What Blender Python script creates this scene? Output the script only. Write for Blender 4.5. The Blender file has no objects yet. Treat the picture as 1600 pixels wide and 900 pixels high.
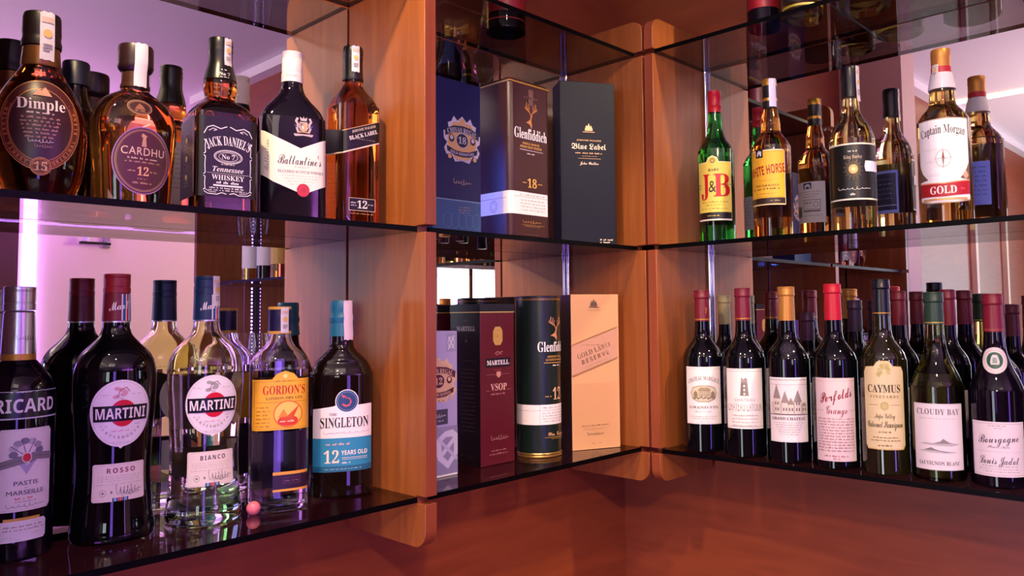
import bpy, math, random
import numpy as np
from mathutils import Vector
from mathutils.geometry import tessellate_polygon

random.seed(7)
D = bpy.data
SC = bpy.context.scene
COL = SC.collection

# ------------------------------------------------------------------ camera
CAM_LOC = (-1.40849, -1.11669, 0.25964)
YAW, PITCH, ROLL = 0.835736, 0.059537, -0.012774
FPX, PPX, PPY = 1220.85, 893.36, 417.23
cam = D.cameras.new('camera'); camo = D.objects.new('camera', cam); COL.objects.link(camo)
fw = Vector((math.sin(YAW) * math.cos(PITCH), math.cos(YAW) * math.cos(PITCH), math.sin(PITCH)))
rt = Vector((math.cos(YAW), -math.sin(YAW), 0)); up = rt.cross(fw)
c_, s_ = math.cos(ROLL), math.sin(ROLL)
rt2 = rt * c_ + up * s_; up2 = up * c_ - rt * s_
from mathutils import Matrix
M = Matrix((( rt2.x, up2.x, -fw.x, CAM_LOC[0]), (rt2.y, up2.y, -fw.y, CAM_LOC[1]), (rt2.z, up2.z, -fw.z, CAM_LOC[2]), (0, 0, 0, 1)))
camo.matrix_world = M
cam.sensor_fit = 'HORIZONTAL'; cam.sensor_width = 36.0
cam.lens = 36.0 * FPX / 1600.0
cam.shift_x = -(PPX - 800.0) / 1600.0
cam.shift_y = (PPY - 450.0) / 1600.0
cam.clip_start = 0.02
SC.camera = camo

# ------------------------------------------------------------------ world, light, exposure
w = D.worlds.new('world'); SC.world = w; w.use_nodes = True
w.node_tree.nodes['Background'].inputs[0].default_value = (0.55, 0.42, 0.5, 1)
w.node_tree.nodes['Background'].inputs[1].default_value = 0.03
vs = SC.view_settings
vs.view_transform = 'Standard'; vs.look = 'None'; vs.gamma = 1.0; vs.use_curve_mapping = False
vs.exposure = 0.0
cy = SC.cycles
cy.max_bounces = 14; cy.transmission_bounces = 12; cy.glossy_bounces = 8; cy.diffuse_bounces = 3
cy.transparent_max_bounces = 20; cy.caustics_refractive = False; cy.caustics_reflective = True
cy.sample_clamp_indirect = 3.0; cy.blur_glossy = 0.6


def look_at(o, tgt):
    d = Vector(tgt) - o.location
    o.rotation_euler = d.to_track_quat('-Z', 'Y').to_euler()


def area(name, loc, tgt, size, power, color, size_y=None, spread=math.pi):
    l = D.lights.new(name, 'AREA'); l.energy = power; l.color = color; l.size = size
    if size_y:
        l.shape = 'RECTANGLE'; l.size_y = size_y
    l.spread = spread
    o = D.objects.new(name, l); COL.objects.link(o); o.location = loc; look_at(o, tgt)
    return o


def spot(name, loc, tgt, power, color, angle=60, blend=0.4, rad=0.04):
    l = D.lights.new(name, 'SPOT'); l.energy = power; l.color = color
    l.spot_size = math.radians(angle); l.spot_blend = blend; l.shadow_soft_size = rad
    o = D.objects.new(name, l); COL.objects.link(o); o.location = loc; look_at(o, tgt)
    return o


CEIL = 1.22
spot('downlight_left', (-1.42, -0.52, CEIL - .03), (-0.72, -0.10, 0.42), 62, (1.0, 0.74, 0.42), 46, 0.35, 0.03)
spot('downlight_right', (-0.30, -1.25, CEIL - .03), (-0.10, -0.26, 0.40), 60, (1.0, 0.76, 0.46), 44, 0.35, 0.03)
spot('downlight_center', (-1.25, -1.15, CEIL - .03), (-0.30, -0.35, 0.12), 32, (1.0, 0.80, 0.62), 66, 0.6, 0.04)
spot('downlight_room', (-2.1, -2.3, CEIL - .03), (-0.30, -0.45, -0.22), 140, (1.0, 0.66, 0.38), 38, 0.9, 0.05)
area('ceiling_fill', (-1.7, -1.9, CEIL - .02), (-0.9, -0.9, 0.0), 0.6, 5, (1.0, 0.78, 0.72))  # added soft fill from above, not a fitting of the room
area('violet_cove_lamp', (1.6, -5.08, 0.935), (1.6, -5.3, 1.22), 4.8, 90, (0.50, 0.14, 1.0), 0.05)
area('violet_west_fill', (-4.2, -1.6, 0.25), (-0.5, -0.1, 0.2), 0.5, 5, (0.40, 0.14, 1.0), 1.2)  # added violet fill from the west side, no lamp on that wall
area('violet_low_fill', (-2.1, -1.0, -0.95), (-1.0, 0.0, -0.12), 0.5, 11, (0.45, 0.08, 0.9))  # added low fill that tints the wall under the left shelf violet
area('violet_ceiling_fill', (-0.3, -3.6, 0.62), (-0.3, -3.75, CEIL + 1), 1.2, 20, (0.55, 0.13, 1.0))  # added upward fill that turns the ceiling violet
area('room_fill', (2.6, -2.75, CEIL - .12), (0.7, -4.9, 0.1), 0.6, 70, (1.0, 0.74, 0.55))  # added warm fill for the pink far wall, kept out of the mirrors
area('upward_fill', (-2.7, -1.4, 0.45), (-2.6, -1.4, CEIL + .5), 1.6, 36, (1.0, 0.74, 0.68))  # added fill aimed up to brighten the western ceiling, no fixture there
area('upward_fill', (-0.9, -2.9, 0.70), (-0.9, -2.9, CEIL + .5), 1.2, 8, (1.0, 0.50, 0.62))  # second added fill aimed up, pinkish, no fixture there


# ------------------------------------------------------------------ materials
def new_mat(name):
    m = D.materials.new(name); m.use_nodes = True
    nt = m.node_tree
    return m, nt, nt.nodes['Principled BSDF']


_pm = {}


def paint(col, rough=0.5, metal=0.0, emit=0.0, spec=0.5, coat=0.0):
    key = (tuple(round(c, 4) for c in col), rough, metal, emit, spec, coat)
    if key in _pm:
        return _pm[key]
    m, nt, b = new_mat('paint')
    b.inputs['Base Color'].default_value = (*col, 1)
    b.inputs['Roughness'].default_value = rough
    b.inputs['Metallic'].default_value = metal
    b.inputs['Specular IOR Level'].default_value = spec
    b.inputs['Coat Weight'].default_value = coat
    if emit:
        b.inputs['Emission Color'].default_value = (*col, 1)
        b.inputs['Emission Strength'].default_value = emit
    _pm[key] = m
    return m


def S(h):  # srgb hex -> linear
    r = [int(h[i:i + 2], 16) / 255 for i in (0, 2, 4)]
    return tuple(x / 12.92 if x <= .04045 else ((x + .055) / 1.055) ** 2.4 for x in r)


def P(h, rough=0.5, metal=0.0, **k):
    return paint(S(h), rough, metal, **k)


def glass(col, rough=0.0, ior=1.47, name='bottle_glass'):
    m, nt, b = new_mat(name)
    b.inputs['Base Color'].default_value = (*col, 1)
    b.inputs['Roughness'].default_value = rough
    b.inputs['Transmission Weight'].default_value = 1.0
    b.inputs['IOR'].default_value = ior
    return m


def wood(name, base, dark, scale, rough=0.34, coat=0.25):
    m, nt, b = new_mat(name)
    tc = nt.nodes.new('ShaderNodeTexCoord'); mp = nt.nodes.new('ShaderNodeMapping')
    mp.inputs['Scale'].default_value = scale
    n1 = nt.nodes.new('ShaderNodeTexNoise'); n1.inputs['Scale'].default_value = 6; n1.inputs['Detail'].default_value = 6
    n1.inputs['Distortion'].default_value = 0.6
    n2 = nt.nodes.new('ShaderNodeTexNoise'); n2.inputs['Scale'].default_value = 1.5; n2.inputs['Detail'].default_value = 2
    r1 = nt.nodes.new('ShaderNodeValToRGB')
    r1.color_ramp.elements[0].position = 0.3; r1.color_ramp.elements[0].color = (*dark, 1)
    r1.color_ramp.elements[1].position = 0.72; r1.color_ramp.elements[1].color = (*base, 1)
    mx = nt.nodes.new('ShaderNodeMix'); mx.data_type = 'RGBA'; mx.blend_type = 'MULTIPLY'; mx.inputs[0].default_value = 0.35
    L = nt.links.new
    L(tc.outputs['Object'], mp.inputs[0]); L(mp.outputs[0], n1.inputs['Vector']); L(mp.outputs[0], n2.inputs['Vector'])
    L(n1.outputs['Fac'], r1.inputs[0]); L(r1.outputs[0], mx.inputs[6]); L(n2.outputs['Fac'], mx.inputs[7])
    L(mx.outputs[2], b.inputs['Base Color'])
    b.inputs['Roughness'].default_value = rough
    b.inputs['Coat Weight'].default_value = coat; b.inputs['Coat Roughness'].default_value = 0.25
    return m


WOOD_V = wood('cherry_wood_vertical', (0.40, 0.118, 0.026), (0.29, 0.074, 0.015), (14, 14, 0.9), 0.4, 0.06)
WOOD_E = wood('cherry_wood_edge', (0.34, 0.075, 0.026), (0.27, 0.055, 0.020), (14, 14, 0.9), 0.4, 0.06)
WOOD_H = wood('cherry_wood_wall', (0.34, 0.072, 0.018), (0.27, 0.052, 0.012), (1.2, 1.2, 10), 0.45, 0.04)


def shelf_glass():
    m = D.materials.new('smoked_glass'); m.use_nodes = True; nt = m.node_tree; nt.nodes.clear()
    out = nt.nodes.new('ShaderNodeOutputMaterial'); mix = nt.nodes.new('ShaderNodeMixShader')
    tr = nt.nodes.new('ShaderNodeBsdfTransparent'); gl = nt.nodes.new('ShaderNodeBsdfGlossy')
    tr.inputs[0].default_value = (0.62, 0.60, 0.61, 1); gl.inputs[0].default_value = (0.9, 0.9, 0.9, 1)
    gl.inputs['Roughness'].default_value = 0.0
    lw = nt.nodes.new('ShaderNodeLayerWeight'); lw.inputs[0].default_value = 0.5
    p = nt.nodes.new('ShaderNodeMath'); p.operation = 'POWER'; p.inputs[1].default_value = 5
    a = nt.nodes.new('ShaderNodeMath'); a.operation = 'MULTIPLY_ADD'; a.inputs[1].default_value = 0.93; a.inputs[2].default_value = 0.06
    L = nt.links.new
    L(lw.outputs['Facing'], p.inputs[0]); L(p.outputs[0], a.inputs[0]); L(a.outputs[0], mix.inputs[0])
    L(tr.outputs[0], mix.inputs[1]); L(gl.outputs[0], mix.inputs[2]); L(mix.outputs[0], out.inputs[0])
    return m


def mirror_mat():
    m = D.materials.new('mirror_silver'); m.use_nodes = True; nt = m.node_tree; nt.nodes.clear()
    out = nt.nodes.new('ShaderNodeOutputMaterial'); gl = nt.nodes.new('ShaderNodeBsdfGlossy')
    gl.inputs[0].default_value = (0.84, 0.84, 0.84, 1); gl.inputs['Roughness'].default_value = 0.0
    nt.links.new(gl.outputs[0], out.inputs[0]); return m


SHELF = shelf_glass(); MIRROR = mirror_mat()
BLACKEDGE = P('030304', 0.4, spec=0.1)
CHROME = paint((0.75, 0.75, 0.77), 0.12, 1.0)
CEILM = paint((0.80, 0.74, 0.76), 0.6)
PINKW = paint((0.80, 0.62, 0.55), 0.6)
WHITE = P('efe6e4', 0.5)
PAPER = P('f1e6e1', 0.45)
CREAM = P('e9dccb', 0.45)
BLACK = P('0a0a0c', 0.3)
INK = P('1a1716', 0.5)
GREY = P('8d8580', 0.6)
LGREY = P('c2b6b0', 0.6)
GOLD = P('d9a441', 0.32, 0.75)
PGOLD = P('d8a85a', 0.45)
COPPER = P('c98a55', 0.4, 0.3)
RED = P('c3112a', 0.4)
SILVER = paint((0.62, 0.60, 0.62), 0.28, 0.9)
SEAL = P('ddd6d8', 0.35)


# ------------------------------------------------------------------ mesh builder
class MB:
    def __init__(self):
        self.v = []; self.f = []; self.m = []; self.s = []; self.mats = []

    def mi(self, mat):
        if mat not in self.mats:
            self.mats.append(mat)
        return self.mats.index(mat)

    def face(self, idx, mat, smooth=False):
        self.f.append(tuple(idx)); self.m.append(self.mi(mat)); self.s.append(smooth)

    def quadface(self, pts, mat, smooth=False):
        b = len(self.v); self.v += [tuple(p) for p in pts]
        self.face(range(b, b + len(pts)), mat, smooth)

    def box(self, lo, hi, mat):
        x0, y0, z0 = lo; x1, y1, z1 = hi; b = len(self.v)
        self.v += [(x0, y0, z0), (x1, y0, z0), (x1, y1, z0), (x0, y1, z0), (x0, y0, z1), (x1, y0, z1), (x1, y1, z1), (x0, y1, z1)]
        for q in ((3, 2, 1, 0), (4, 5, 6, 7), (0, 1, 5, 4), (1, 2, 6, 5), (2, 3, 7, 6), (3, 0, 4, 7)):
            self.face([b + i for i in q], mat)

    def cyl(self, p0, p1, r, mat, n=20, r1=None):
        p0 = Vector(p0); p1 = Vector(p1); d = (p1 - p0).normalized()
        a = d.orthogonal().normalized(); c = d.cross(a); b = len(self.v); r1 = r if r1 is None else r1
        for p, rr in ((p0, r), (p1, r1)):
            for i in range(n):
                t = 2 * math.pi * i / n
                self.v.append(tuple(p + (a * math.cos(t) + c * math.sin(t)) * rr))
        for i in range(n):
            j = (i + 1) % n
            self.face((b + i, b + j, b + n + j, b + n + i), mat, True)
        self.face([b + n - 1 - i for i in range(n)], mat); self.face([b + n + i for i in range(n)], mat)

    def tube(self, pts, r, mat, n=10):
        for a, c in zip(pts[:-1], pts[1:]):
            self.cyl(a, c, r, mat, n)

    def lathe(self, rows, mat, n=56, closed=True):
        """rows: list of (z, r, p, ky); mat may be a function of z"""
        b = len(self.v); rows = list(rows); prev = None
        f = mat if callable(mat) else (lambda z: mat)
        for (z, r, p, ky) in rows:
            for i in range(n):
                t = 2 * math.pi * i / n; c, s = math.cos(t), math.sin(t)
                x = math.copysign(abs(c) ** (2 / p), c) * r; y = math.copysign(abs(s) ** (2 / p), s) * r * ky
                self.v.append((x, y, z))
        for k in range(len(rows) - 1):
            mm = f((rows[k][0] + rows[k + 1][0]) / 2)
            for i in range(n):
                j = (i + 1) % n
                self.face((b + k * n + i, b + k * n + j, b + (k + 1) * n + j, b + (k + 1) * n + i), mm, True)
        if closed:
            self.face([b + n - 1 - i for i in range(n)], f(rows[0][0]), False)
            e = b + (len(rows) - 1) * n
            self.face([e + i for i in range(n)], f(rows[-1][0]), False)

    def prism(self, outline, axis_fn, d0, d1, mat, mat_edge=None):
        """outline 2d (a,b); axis_fn(a,b,d)->xyz; both caps tessellated"""
        n = len(outline); b = len(self.v)
        for d in (d0, d1):
            self.v += [tuple(axis_fn(a, c, d)) for a, c in outline]
        tris = tessellate_polygon([[Vector((a, c, 0)) for a, c in outline]])
        for t in tris:
            self.face([b + i for i in t], mat); self.face([b + n + i for i in reversed(t)], mat)
        for i in range(n):
            j = (i + 1) % n
            self.face((b + i, b + n + i, b + n + j, b + j), mat_edge or mat)

    def build(self, name, parent=None, loc=(0, 0, 0), fix=True, bevel=0, sharp=35):
        me = D.meshes.new(name); me.from_pydata(self.v, [], self.f)
        for m in self.mats:
            me.materials.append(m)
        me.polygons.foreach_set('material_index', self.m)
        me.polygons.foreach_set('use_smooth', self.s)
        me.update()
        if fix:
            import bmesh
            bm = bmesh.new(); bm.from_mesh(me); bmesh.ops.recalc_face_normals(bm, faces=bm.faces); bm.to_mesh(me); bm.free()
        try:
            me.set_sharp_from_angle(angle=math.radians(sharp))
        except Exception:
            pass
        o = D.objects.new(name, me); COL.objects.link(o); o.location = loc
        if parent:
            o.parent = parent
        if bevel:
            md = o.modifiers.new('bevel', 'BEVEL'); md.width = bevel; md.segments = 3; md.limit_method = 'ANGLE'
        return o


def tag(o, label, cat, group=None, kind=None):
    if label:
        o['label'] = label
    if cat:
        o['category'] = cat
    if group:
        o['group'] = group
    if kind:
        o['kind'] = kind
    return o


_sl = []


def slim(r, k):
    _sl.append((r, k))


def root(name, loc, rz, label, cat, group=None):
    o = D.objects.new(name, None); COL.objects.link(o); o.empty_display_size = 0.02
    o.location = loc; o.rotation_euler = (0, 0, rz)
    return tag(o, label, cat, group)


def struct(o, label=None):
    o['kind'] = 'structure'
    if label:
        o['label'] = label
    return o


def face_cam(x, y, off=0.0):
    """turn about z so that local -Y looks at the camera place, plus degrees to the viewer's right"""
    return -math.atan2(x - CAM_LOC[0], y - CAM_LOC[1]) + math.radians(off)


# ------------------------------------------------------------------ profiles
def prof(pts, sub=5):
    """Catmull-Rom through (z,r[,p[,ky]]); a repeated point keeps a corner"""
    q = []; p, ky = 2.0, 1.0
    for t in pts:
        p = t[2] if len(t) > 2 else p; ky = t[3] if len(t) > 3 else ky
        q.append((t[0], t[1], p, ky))
    a = np.array(q, float); out = []
    for i in range(len(a) - 1):
        p1, p2 = a[i], a[i + 1]
        if np.allclose(p1, p2):
            continue
        p0 = a[i - 1] if i > 0 else p1; p3 = a[i + 2] if i + 2 < len(a) else p2
        for k in range(sub):
            t = k / sub
            m1 = (p2 - p0) * .5; m2 = (p3 - p1) * .5
            r = (2 * t ** 3 - 3 * t ** 2 + 1) * p1 + (t ** 3 - 2 * t ** 2 + t) * m1 + (-2 * t ** 3 + 3 * t ** 2) * p2 + (t ** 3 - t ** 2) * m2
            r[2] = max(p1[2] + (p2[2] - p1[2]) * t, 1.5); r[3] = p1[3] + (p2[3] - p1[3]) * t
            r[0] = min(max(r[0], min(p1[0], p2[0])), max(p1[0], p2[0]))
            out.append(tuple(r))
    out.append(tuple(a[-1]))
    return out


def with_base(pr, inset=0.82):
    z, r, p, k = pr[0]
    return [(z + .003, r * .45, p, k), (z + .0005, r * inset, p, k)] + [(z + .0002, r * .95, p, k)] + list(pr[1:])


class Surf:
    """maps label coordinates (u right, v up, metres) to the bottle's skin"""
    def __init__(self, pr, mode='arc', R=None):
        z = np.array([p[0] for p in pr]); o = np.argsort(z, kind='stable')
        self.z = z[o]; self.r = np.array([p[1] for p in pr])[o]; self.p = np.array([p[2] for p in pr])[o]; self.k = np.array([p[3] for p in pr])[o]
        self.mode = mode; self.R = R

    def __call__(self, u, v, off):
        r = float(np.interp(v, self.z, self.r)); p = float(np.interp(v, self.z, self.p)); k = float(np.interp(v, self.z, self.k))
        if self.mode == 'arc':
            a = u / (self.R or r)
            dx, dy = math.sin(a), math.cos(a)
            q = r / (abs(dx) ** p + abs(dy / k) ** p) ** (1 / p) + off
            return (q * dx, -q * dy, v)
        q = min(abs(u) / r, 0.985)
        y = k * r * (1 - q ** p) ** (1 / p)
        # outward normal of the superellipse
        nx = (q ** (p - 1)) / r; ny = ((y / (k * r)) ** (p - 1)) / (k * r) if y > 1e-6 else 0
        l = math.hypot(nx, ny) or 1
        return (math.copysign(q * r, u) + math.copysign(off * nx / l, u), -(y + off * ny / l), v)


class Flat:
    """maps label coordinates onto a flat face: origin o, right vector a"""
    def __init__(self, o, a=(1, 0, 0), n=(0, -1, 0)):
        self.o = Vector(o); self.a = Vector(a); self.n = Vector(n)

    def __call__(self, u, v, off):
        p = self.o + self.a * u + self.n * off
        return (p.x, p.y, p.z + v)


# ------------------------------------------------------------------ lettering
_F = {'serif': (0x1D400, 0x1D41A, 0x1D7CE), 'serifi': (0x1D468, 0x1D482, 0x1D7CE), 'script': (0x1D4D0, 0x1D4EA, 0x1D7CE),
      'frak': (0x1D56C, 0x1D586, 0x1D7CE), 'sansb': (0x1D5D4, 0x1D5EE, 0x1D7EC), 'sansbi': (0x1D63C, 0x1D656, 0x1D7EC)}


def fnt(s, style):
    if style not in _F:
        return s
    A, a, d = _F[style]; out = ''
    for ch in s:
        if 'A' <= ch <= 'Z':
            out += chr(A + ord(ch) - 65)
        elif 'a' <= ch <= 'z':
            out += chr(a + ord(ch) - 97)
        elif '0' <= ch <= '9':
            out += chr(d + ord(ch) - 48)
        else:
            out += ch
    return out


_tc = {}
_cu = D.curves.new('lettering', 'FONT'); _cu.resolution_u = 3
_to = D.objects.new('lettering', _cu); COL.objects.link(_to)


def raw_text(s, style, space=1.0, off=0.0):
    key = (s, style, space, off)
    if key in _tc:
        return _tc[key]
    _cu.body = fnt(s, style); _cu.space_character = space; _cu.offset = off
    bpy.context.view_layer.update()
    ev = _to.evaluated_get(bpy.context.evaluated_depsgraph_get()); me = ev.to_mesh()
    vv = np.array([v.co[:2] for v in me.vertices]) if len(me.vertices) else np.zeros((0, 2))
    ff = []
    for p in me.polygons:
        ix = list(p.vertices)
        for k in range(1, len(ix) - 1):
            ff.append((ix[0], ix[k], ix[k + 1]))
    ev.to_mesh_clear()
    _tc[key] = (vv, ff)
    return _tc[key]


def clip_poly(poly, ax, val, keep_less):
    out = []; n = len(poly)
    for i in range(n):
        a, b = poly[i], poly[(i + 1) % n]
        da, db = a[ax] - val, b[ax] - val
        if not keep_less:
            da, db = -da, -db
        if da <= 0:
            out.append(a)
        if (da < 0 < db) or (db < 0 < da):
            t = da / (da - db)
            out.append((a[0] + (b[0] - a[0]) * t, a[1] + (b[1] - a[1]) * t))
    return out


def strips(poly, ax, step):
    lo = min(p[ax] for p in poly); hi = max(p[ax] for p in poly)
    if hi - lo <= step:
        return [poly]
    k0 = math.floor(lo / step); k1 = math.ceil(hi / step); res = []
    for k in range(k0, k1):
        q = clip_poly(poly, ax, k * step, False)
        if len(q) >= 3:
            q = clip_poly(q, ax, (k + 1) * step, True)
        if len(q) >= 3:
            res.append(q)
    return res


class Label:
    """flat artwork in millimetres (u right, v up) wrapped onto a surface as one mesh"""
    def __init__(self, surf, du=4.0, dv=None, base=0.25):
        self.vmap = None; self.surf = surf; self.du = du; self.dv = dv; self.base = base; self.items = []; self.lv = 0

    def _add(self, poly, mat, lv):
        self.items.append((poly, mat, lv))

    def poly(self, pts, mat, lv=None):
        self.lv += 1
        lv = self.lv if lv is None else lv
        for t in tessellate_polygon([[Vector((a, b, 0)) for a, b in pts]]):
            self._add([tuple(pts[i]) for i in t], mat, lv)
        return self

    def rect(self, u0, v0, u1, v1, mat, r=0):
        if r <= 0:
            return self.poly([(u0, v0), (u1, v0), (u1, v1), (u0, v1)], mat)
        pts = []
        for cx, cy_, a0 in ((u1 - r, v1 - r, 0), (u0 + r, v1 - r, 90), (u0 + r, v0 + r, 180), (u1 - r, v0 + r, 270)):
            for k in range(5):
                a = math.radians(a0 + 22.5 * k); pts.append((cx + r * math.cos(a), cy_ + r * math.sin(a)))
        return self.poly(pts, mat)

    def chamfer(self, u0, v0, u1, v1, c, mat):
        return self.poly([(u0 + c, v0), (u1 - c, v0), (u1, v0 + c), (u1, v1 - c), (u1 - c, v1), (u0 + c, v1), (u0, v1 - c), (u0, v0 + c)], mat)

    def ell(self, u, v, a, b, mat, n=40):
        return self.poly([(u + a * math.cos(2 * math.pi * k / n), v + b * math.sin(2 * math.pi * k / n)) for k in range(n)], mat)

    def ring(self, u, v, a, b, wd, mat, n=44, t0=0.0, t1=360.0):
        self.lv += 1
        for k in range(n):
            p, q = math.radians(t0 + (t1 - t0) * k / n), math.radians(t0 + (t1 - t0) * (k + 1) / n)
            self._add([(u + a * math.cos(p), v + b * math.sin(p)), (u + a * math.cos(q), v + b * math.sin(q)),
                       (u + (a - wd) * math.cos(q), v + (b - wd) * math.sin(q)), (u + (a - wd) * math.cos(p), v + (b - wd) * math.sin(p))], mat, self.lv)
        return self

    def frame(self, u0, v0, u1, v1, wd, mat):
        self.lv += 1; lv = self.lv
        for a, b, c, d in ((u0, v0, u1, v0 + wd), (u0, v1 - wd, u1, v1), (u0, v0 + wd, u0 + wd, v1 - wd), (u1 - wd, v0 + wd, u1, v1 - wd)):
            self._add([(a, b), (c, b), (c, d), (a, d)], mat, lv)
        return self

    def stroke(self, pts, wd, mat, taper=False):
        self.lv += 1; n = len(pts)
        for i in range(n - 1):
            (a, b), (c, d) = pts[i], pts[i + 1]
            l = math.hypot(c - a, d - b) or 1; nx, ny = -(d - b) / l, (c - a) / l
            w0 = wd / 2 * ((1 - i / n) if taper else 1); w1 = wd / 2 * ((1 - (i + 1) / n) if taper else 1)
            e = 0.15 * wd
            tx, ty = (c - a) / l * e, (d - b) / l * e
            self._add([(a + nx * w0 - tx, b + ny * w0 - ty), (a - nx * w0 - tx, b - ny * w0 - ty), (c - nx * w1 + tx, d - ny * w1 + ty), (c + nx * w1 + tx, d + ny * w1 + ty)], mat, self.lv + 0.02 * i / n)
        return self

    def text(self, s, u, v, h, mat, style='sans', width=None, arc=None, space=1.0, shear=0.0, bold=0.0, rot=0.0, align='c'):
        """h: cap height; (u,v): middle of the line of capitals"""
        vv, ff = raw_text(s, style, space, bold)
        if not len(vv):
            return self
        hv, _ = raw_text('H' if style in ('sans', 'sansb', 'serif') else 'B', style, 1.0, bold)
        b0, b1 = hv[:, 1].min(), hv[:, 1].max(); sc = h / (b1 - b0)
        x0, x1 = vv[:, 0].min(), vv[:, 0].max(); sx = sc if width is None else width / (x1 - x0)
        X = (vv[:, 0] - (x0 + x1) / 2) * sx; Y = (vv[:, 1] - (b0 + b1) / 2) * sc
        if align == 'l':
            X = X + (x1 - x0) / 2 * sx
        X = X + shear * Y
        if arc:
            A = X / arc; R_ = arc + Y
            X, Y = R_ * np.sin(A), R_ * np.cos(A) - arc
        if rot:
            c, s2 = math.cos(math.radians(rot)), math.sin(math.radians(rot)); X, Y = X * c - Y * s2, X * s2 + Y * c
        self.lv += 1
        for f in ff:
            self._add([(u + X[i], v + Y[i]) for i in f], mat, self.lv)
        return self

    def micro(self, u0, u1, v, h, mat, seed=1, centre=False):
        """a row of print too small to read"""
        rnd = random.Random(seed * 7919 + int(v * 10)); self.lv += 1
        u = u0
        while u < u1 - h:
            l = min(rnd.uniform(1.2, 5.0) * h, u1 - u)
            n = max(1, int(l / (h * .62)))
            for k in range(n):
                a = u + k * h * .62
                t = h * rnd.choice((.65, .65, 1.0))
                self._add([(a, v - h / 2), (a + h * .42, v - h / 2), (a + h * .42, v - h / 2 + t), (a, v - h / 2 + t)], mat, self.lv)
            u += l + h * .8
        return self

    def sign(self, u, v, wd, h, mat, seed=3, t=0.5):
        """a handwritten signature"""
        rnd = random.Random(seed); f = 7; amp = [rnd.uniform(.2, .7) for _ in range(f + 2)]; amp[0] = 1.2; amp[f // 2 + 1] = 1.1; amp[-2] = .1
        pts = []; n = 78
        for k in range(n):
            s = k / (n - 1) * f; a = float(np.interp(s, range(f + 2), amp))
            pts.append((u - wd / 2 + wd * k / (n - 1) + wd * .035 * math.sin(2 * math.pi * s + 1.0 + a), v + a * h * .5 * math.sin(2 * math.pi * s + .5 * a)))
        return self.stroke(pts, t, mat)

    def build(self, name, parent, label=None):
        mb = MB(); weld = {}
        if self.vmap:
            xs, ys = self.vmap
            self.items = [([(a, float(np.interp(b, xs, ys))) for a, b in po], mt, lv) for po, mt, lv in self.items]
        for poly, mat, lv in self.items:
            off = (self.base + 0.04 * min(lv, 30)) * 0.001
            for q in strips(poly, 0, self.du):
                for q2 in (strips(q, 1, self.dv) if self.dv else [q]):
                    idx = []
                    for (a, b) in q2:
                        key = (round(a, 3), round(b, 3), round(lv, 2))
                        if key not in weld:
                            weld[key] = len(mb.v); mb.v.append(self.surf(a * .001, b * .001, off))
                        if not idx or idx[-1] != weld[key]:
                            idx.append(weld[key])
                    if len(idx) > 1 and idx[0] == idx[-1]:
                        idx.pop()
                    if len(set(idx)) >= 3 and len(set(idx)) == len(idx):
                        ar = sum(q2[i][0] * q2[(i + 1) % len(q2)][1] - q2[(i + 1) % len(q2)][0] * q2[i][1] for i in range(len(q2)))
                        mb.face(idx if ar > 0 else idx[::-1], mat, True)
        o = mb.build(name, parent, fix=False, sharp=60)
        if label:
            o['label'] = label
        return o


# ------------------------------------------------------------------ small shared builders
def screw_cap(parent, z0, z1, r, mat, rings=3, r0=None, name='cap', top=None, label=None):
    r0 = r0 or r
    rows = [(z0, r0 * .92, 2, 1), (z0, r0, 2, 1)]
    h = z1 - z0
    rows += [(z0 + h * .28, r0, 2, 1), (z0 + h * .30, r0 * .955, 2, 1), (z0 + h * .34, r0 * .955, 2, 1), (z0 + h * .36, r, 2, 1)]
    for k in range(rings):
        a = z0 + h * (.78 + .05 * k)
        rows += [(a, r, 2, 1), (a + h * .015, r * .97, 2, 1), (a + h * .03, r, 2, 1)]
    rows += [(z1 - h * .02, r, 2, 1), (z1, r * .94, 2, 1), (z1, r * .4, 2, 1)]
    mb = MB(); mb.lathe(rows, mat, 40)
    o = mb.build(name, parent)
    if label:
        o['label'] = label
    return o


def capsule(parent, z0, z1, r0, r1, mat, lip=True, name='capsule', band=None, label=None):
    rows = [(z0, r0 * .9, 2, 1), (z0, r0, 2, 1), (z0 + (z1 - z0) * .5, (r0 + r1) / 2, 2, 1)]
    if lip:
        rows += [(z1 - .017, r1, 2, 1), (z1 - .0165, r1 + .0008, 2, 1), (z1 - .015, r1 + .0016, 2, 1), (z1 - .0135, r1 + .0018, 2, 1), (z1 - .012, r1 + .0012, 2, 1),
                 (z1 - .003, r1 + .0010, 2, 1), (z1 - .0022, r1 + .0016, 2, 1), (z1 - .001, r1 + .0012, 2, 1)]
    else:
        rows += [(z1 - .002, r1, 2, 1)]
    rows += [(z1, r1 * .9, 2, 1), (z1, r1 * .3, 2, 1)]
    f = mat if not band else (lambda z: band[2] if band[0] < z < band[1] else mat)
    if band:
        rows += []
        rr = []
        for a, b in zip(rows[:-1], rows[1:]):
            rr.append(a)
            for zz in (band[0], band[1]):
                if a[0] < zz < b[0]:
                    t = (zz - a[0]) / (b[0] - a[0]); rr.append((zz, a[1] + (b[1] - a[1]) * t, 2, 1))
        rr.append(rows[-1]); rows = rr
    mb = MB(); mb.lathe(rows, f, 40)
    o = mb.build(name, parent)
    if label:
        o['label'] = label
    return o


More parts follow.
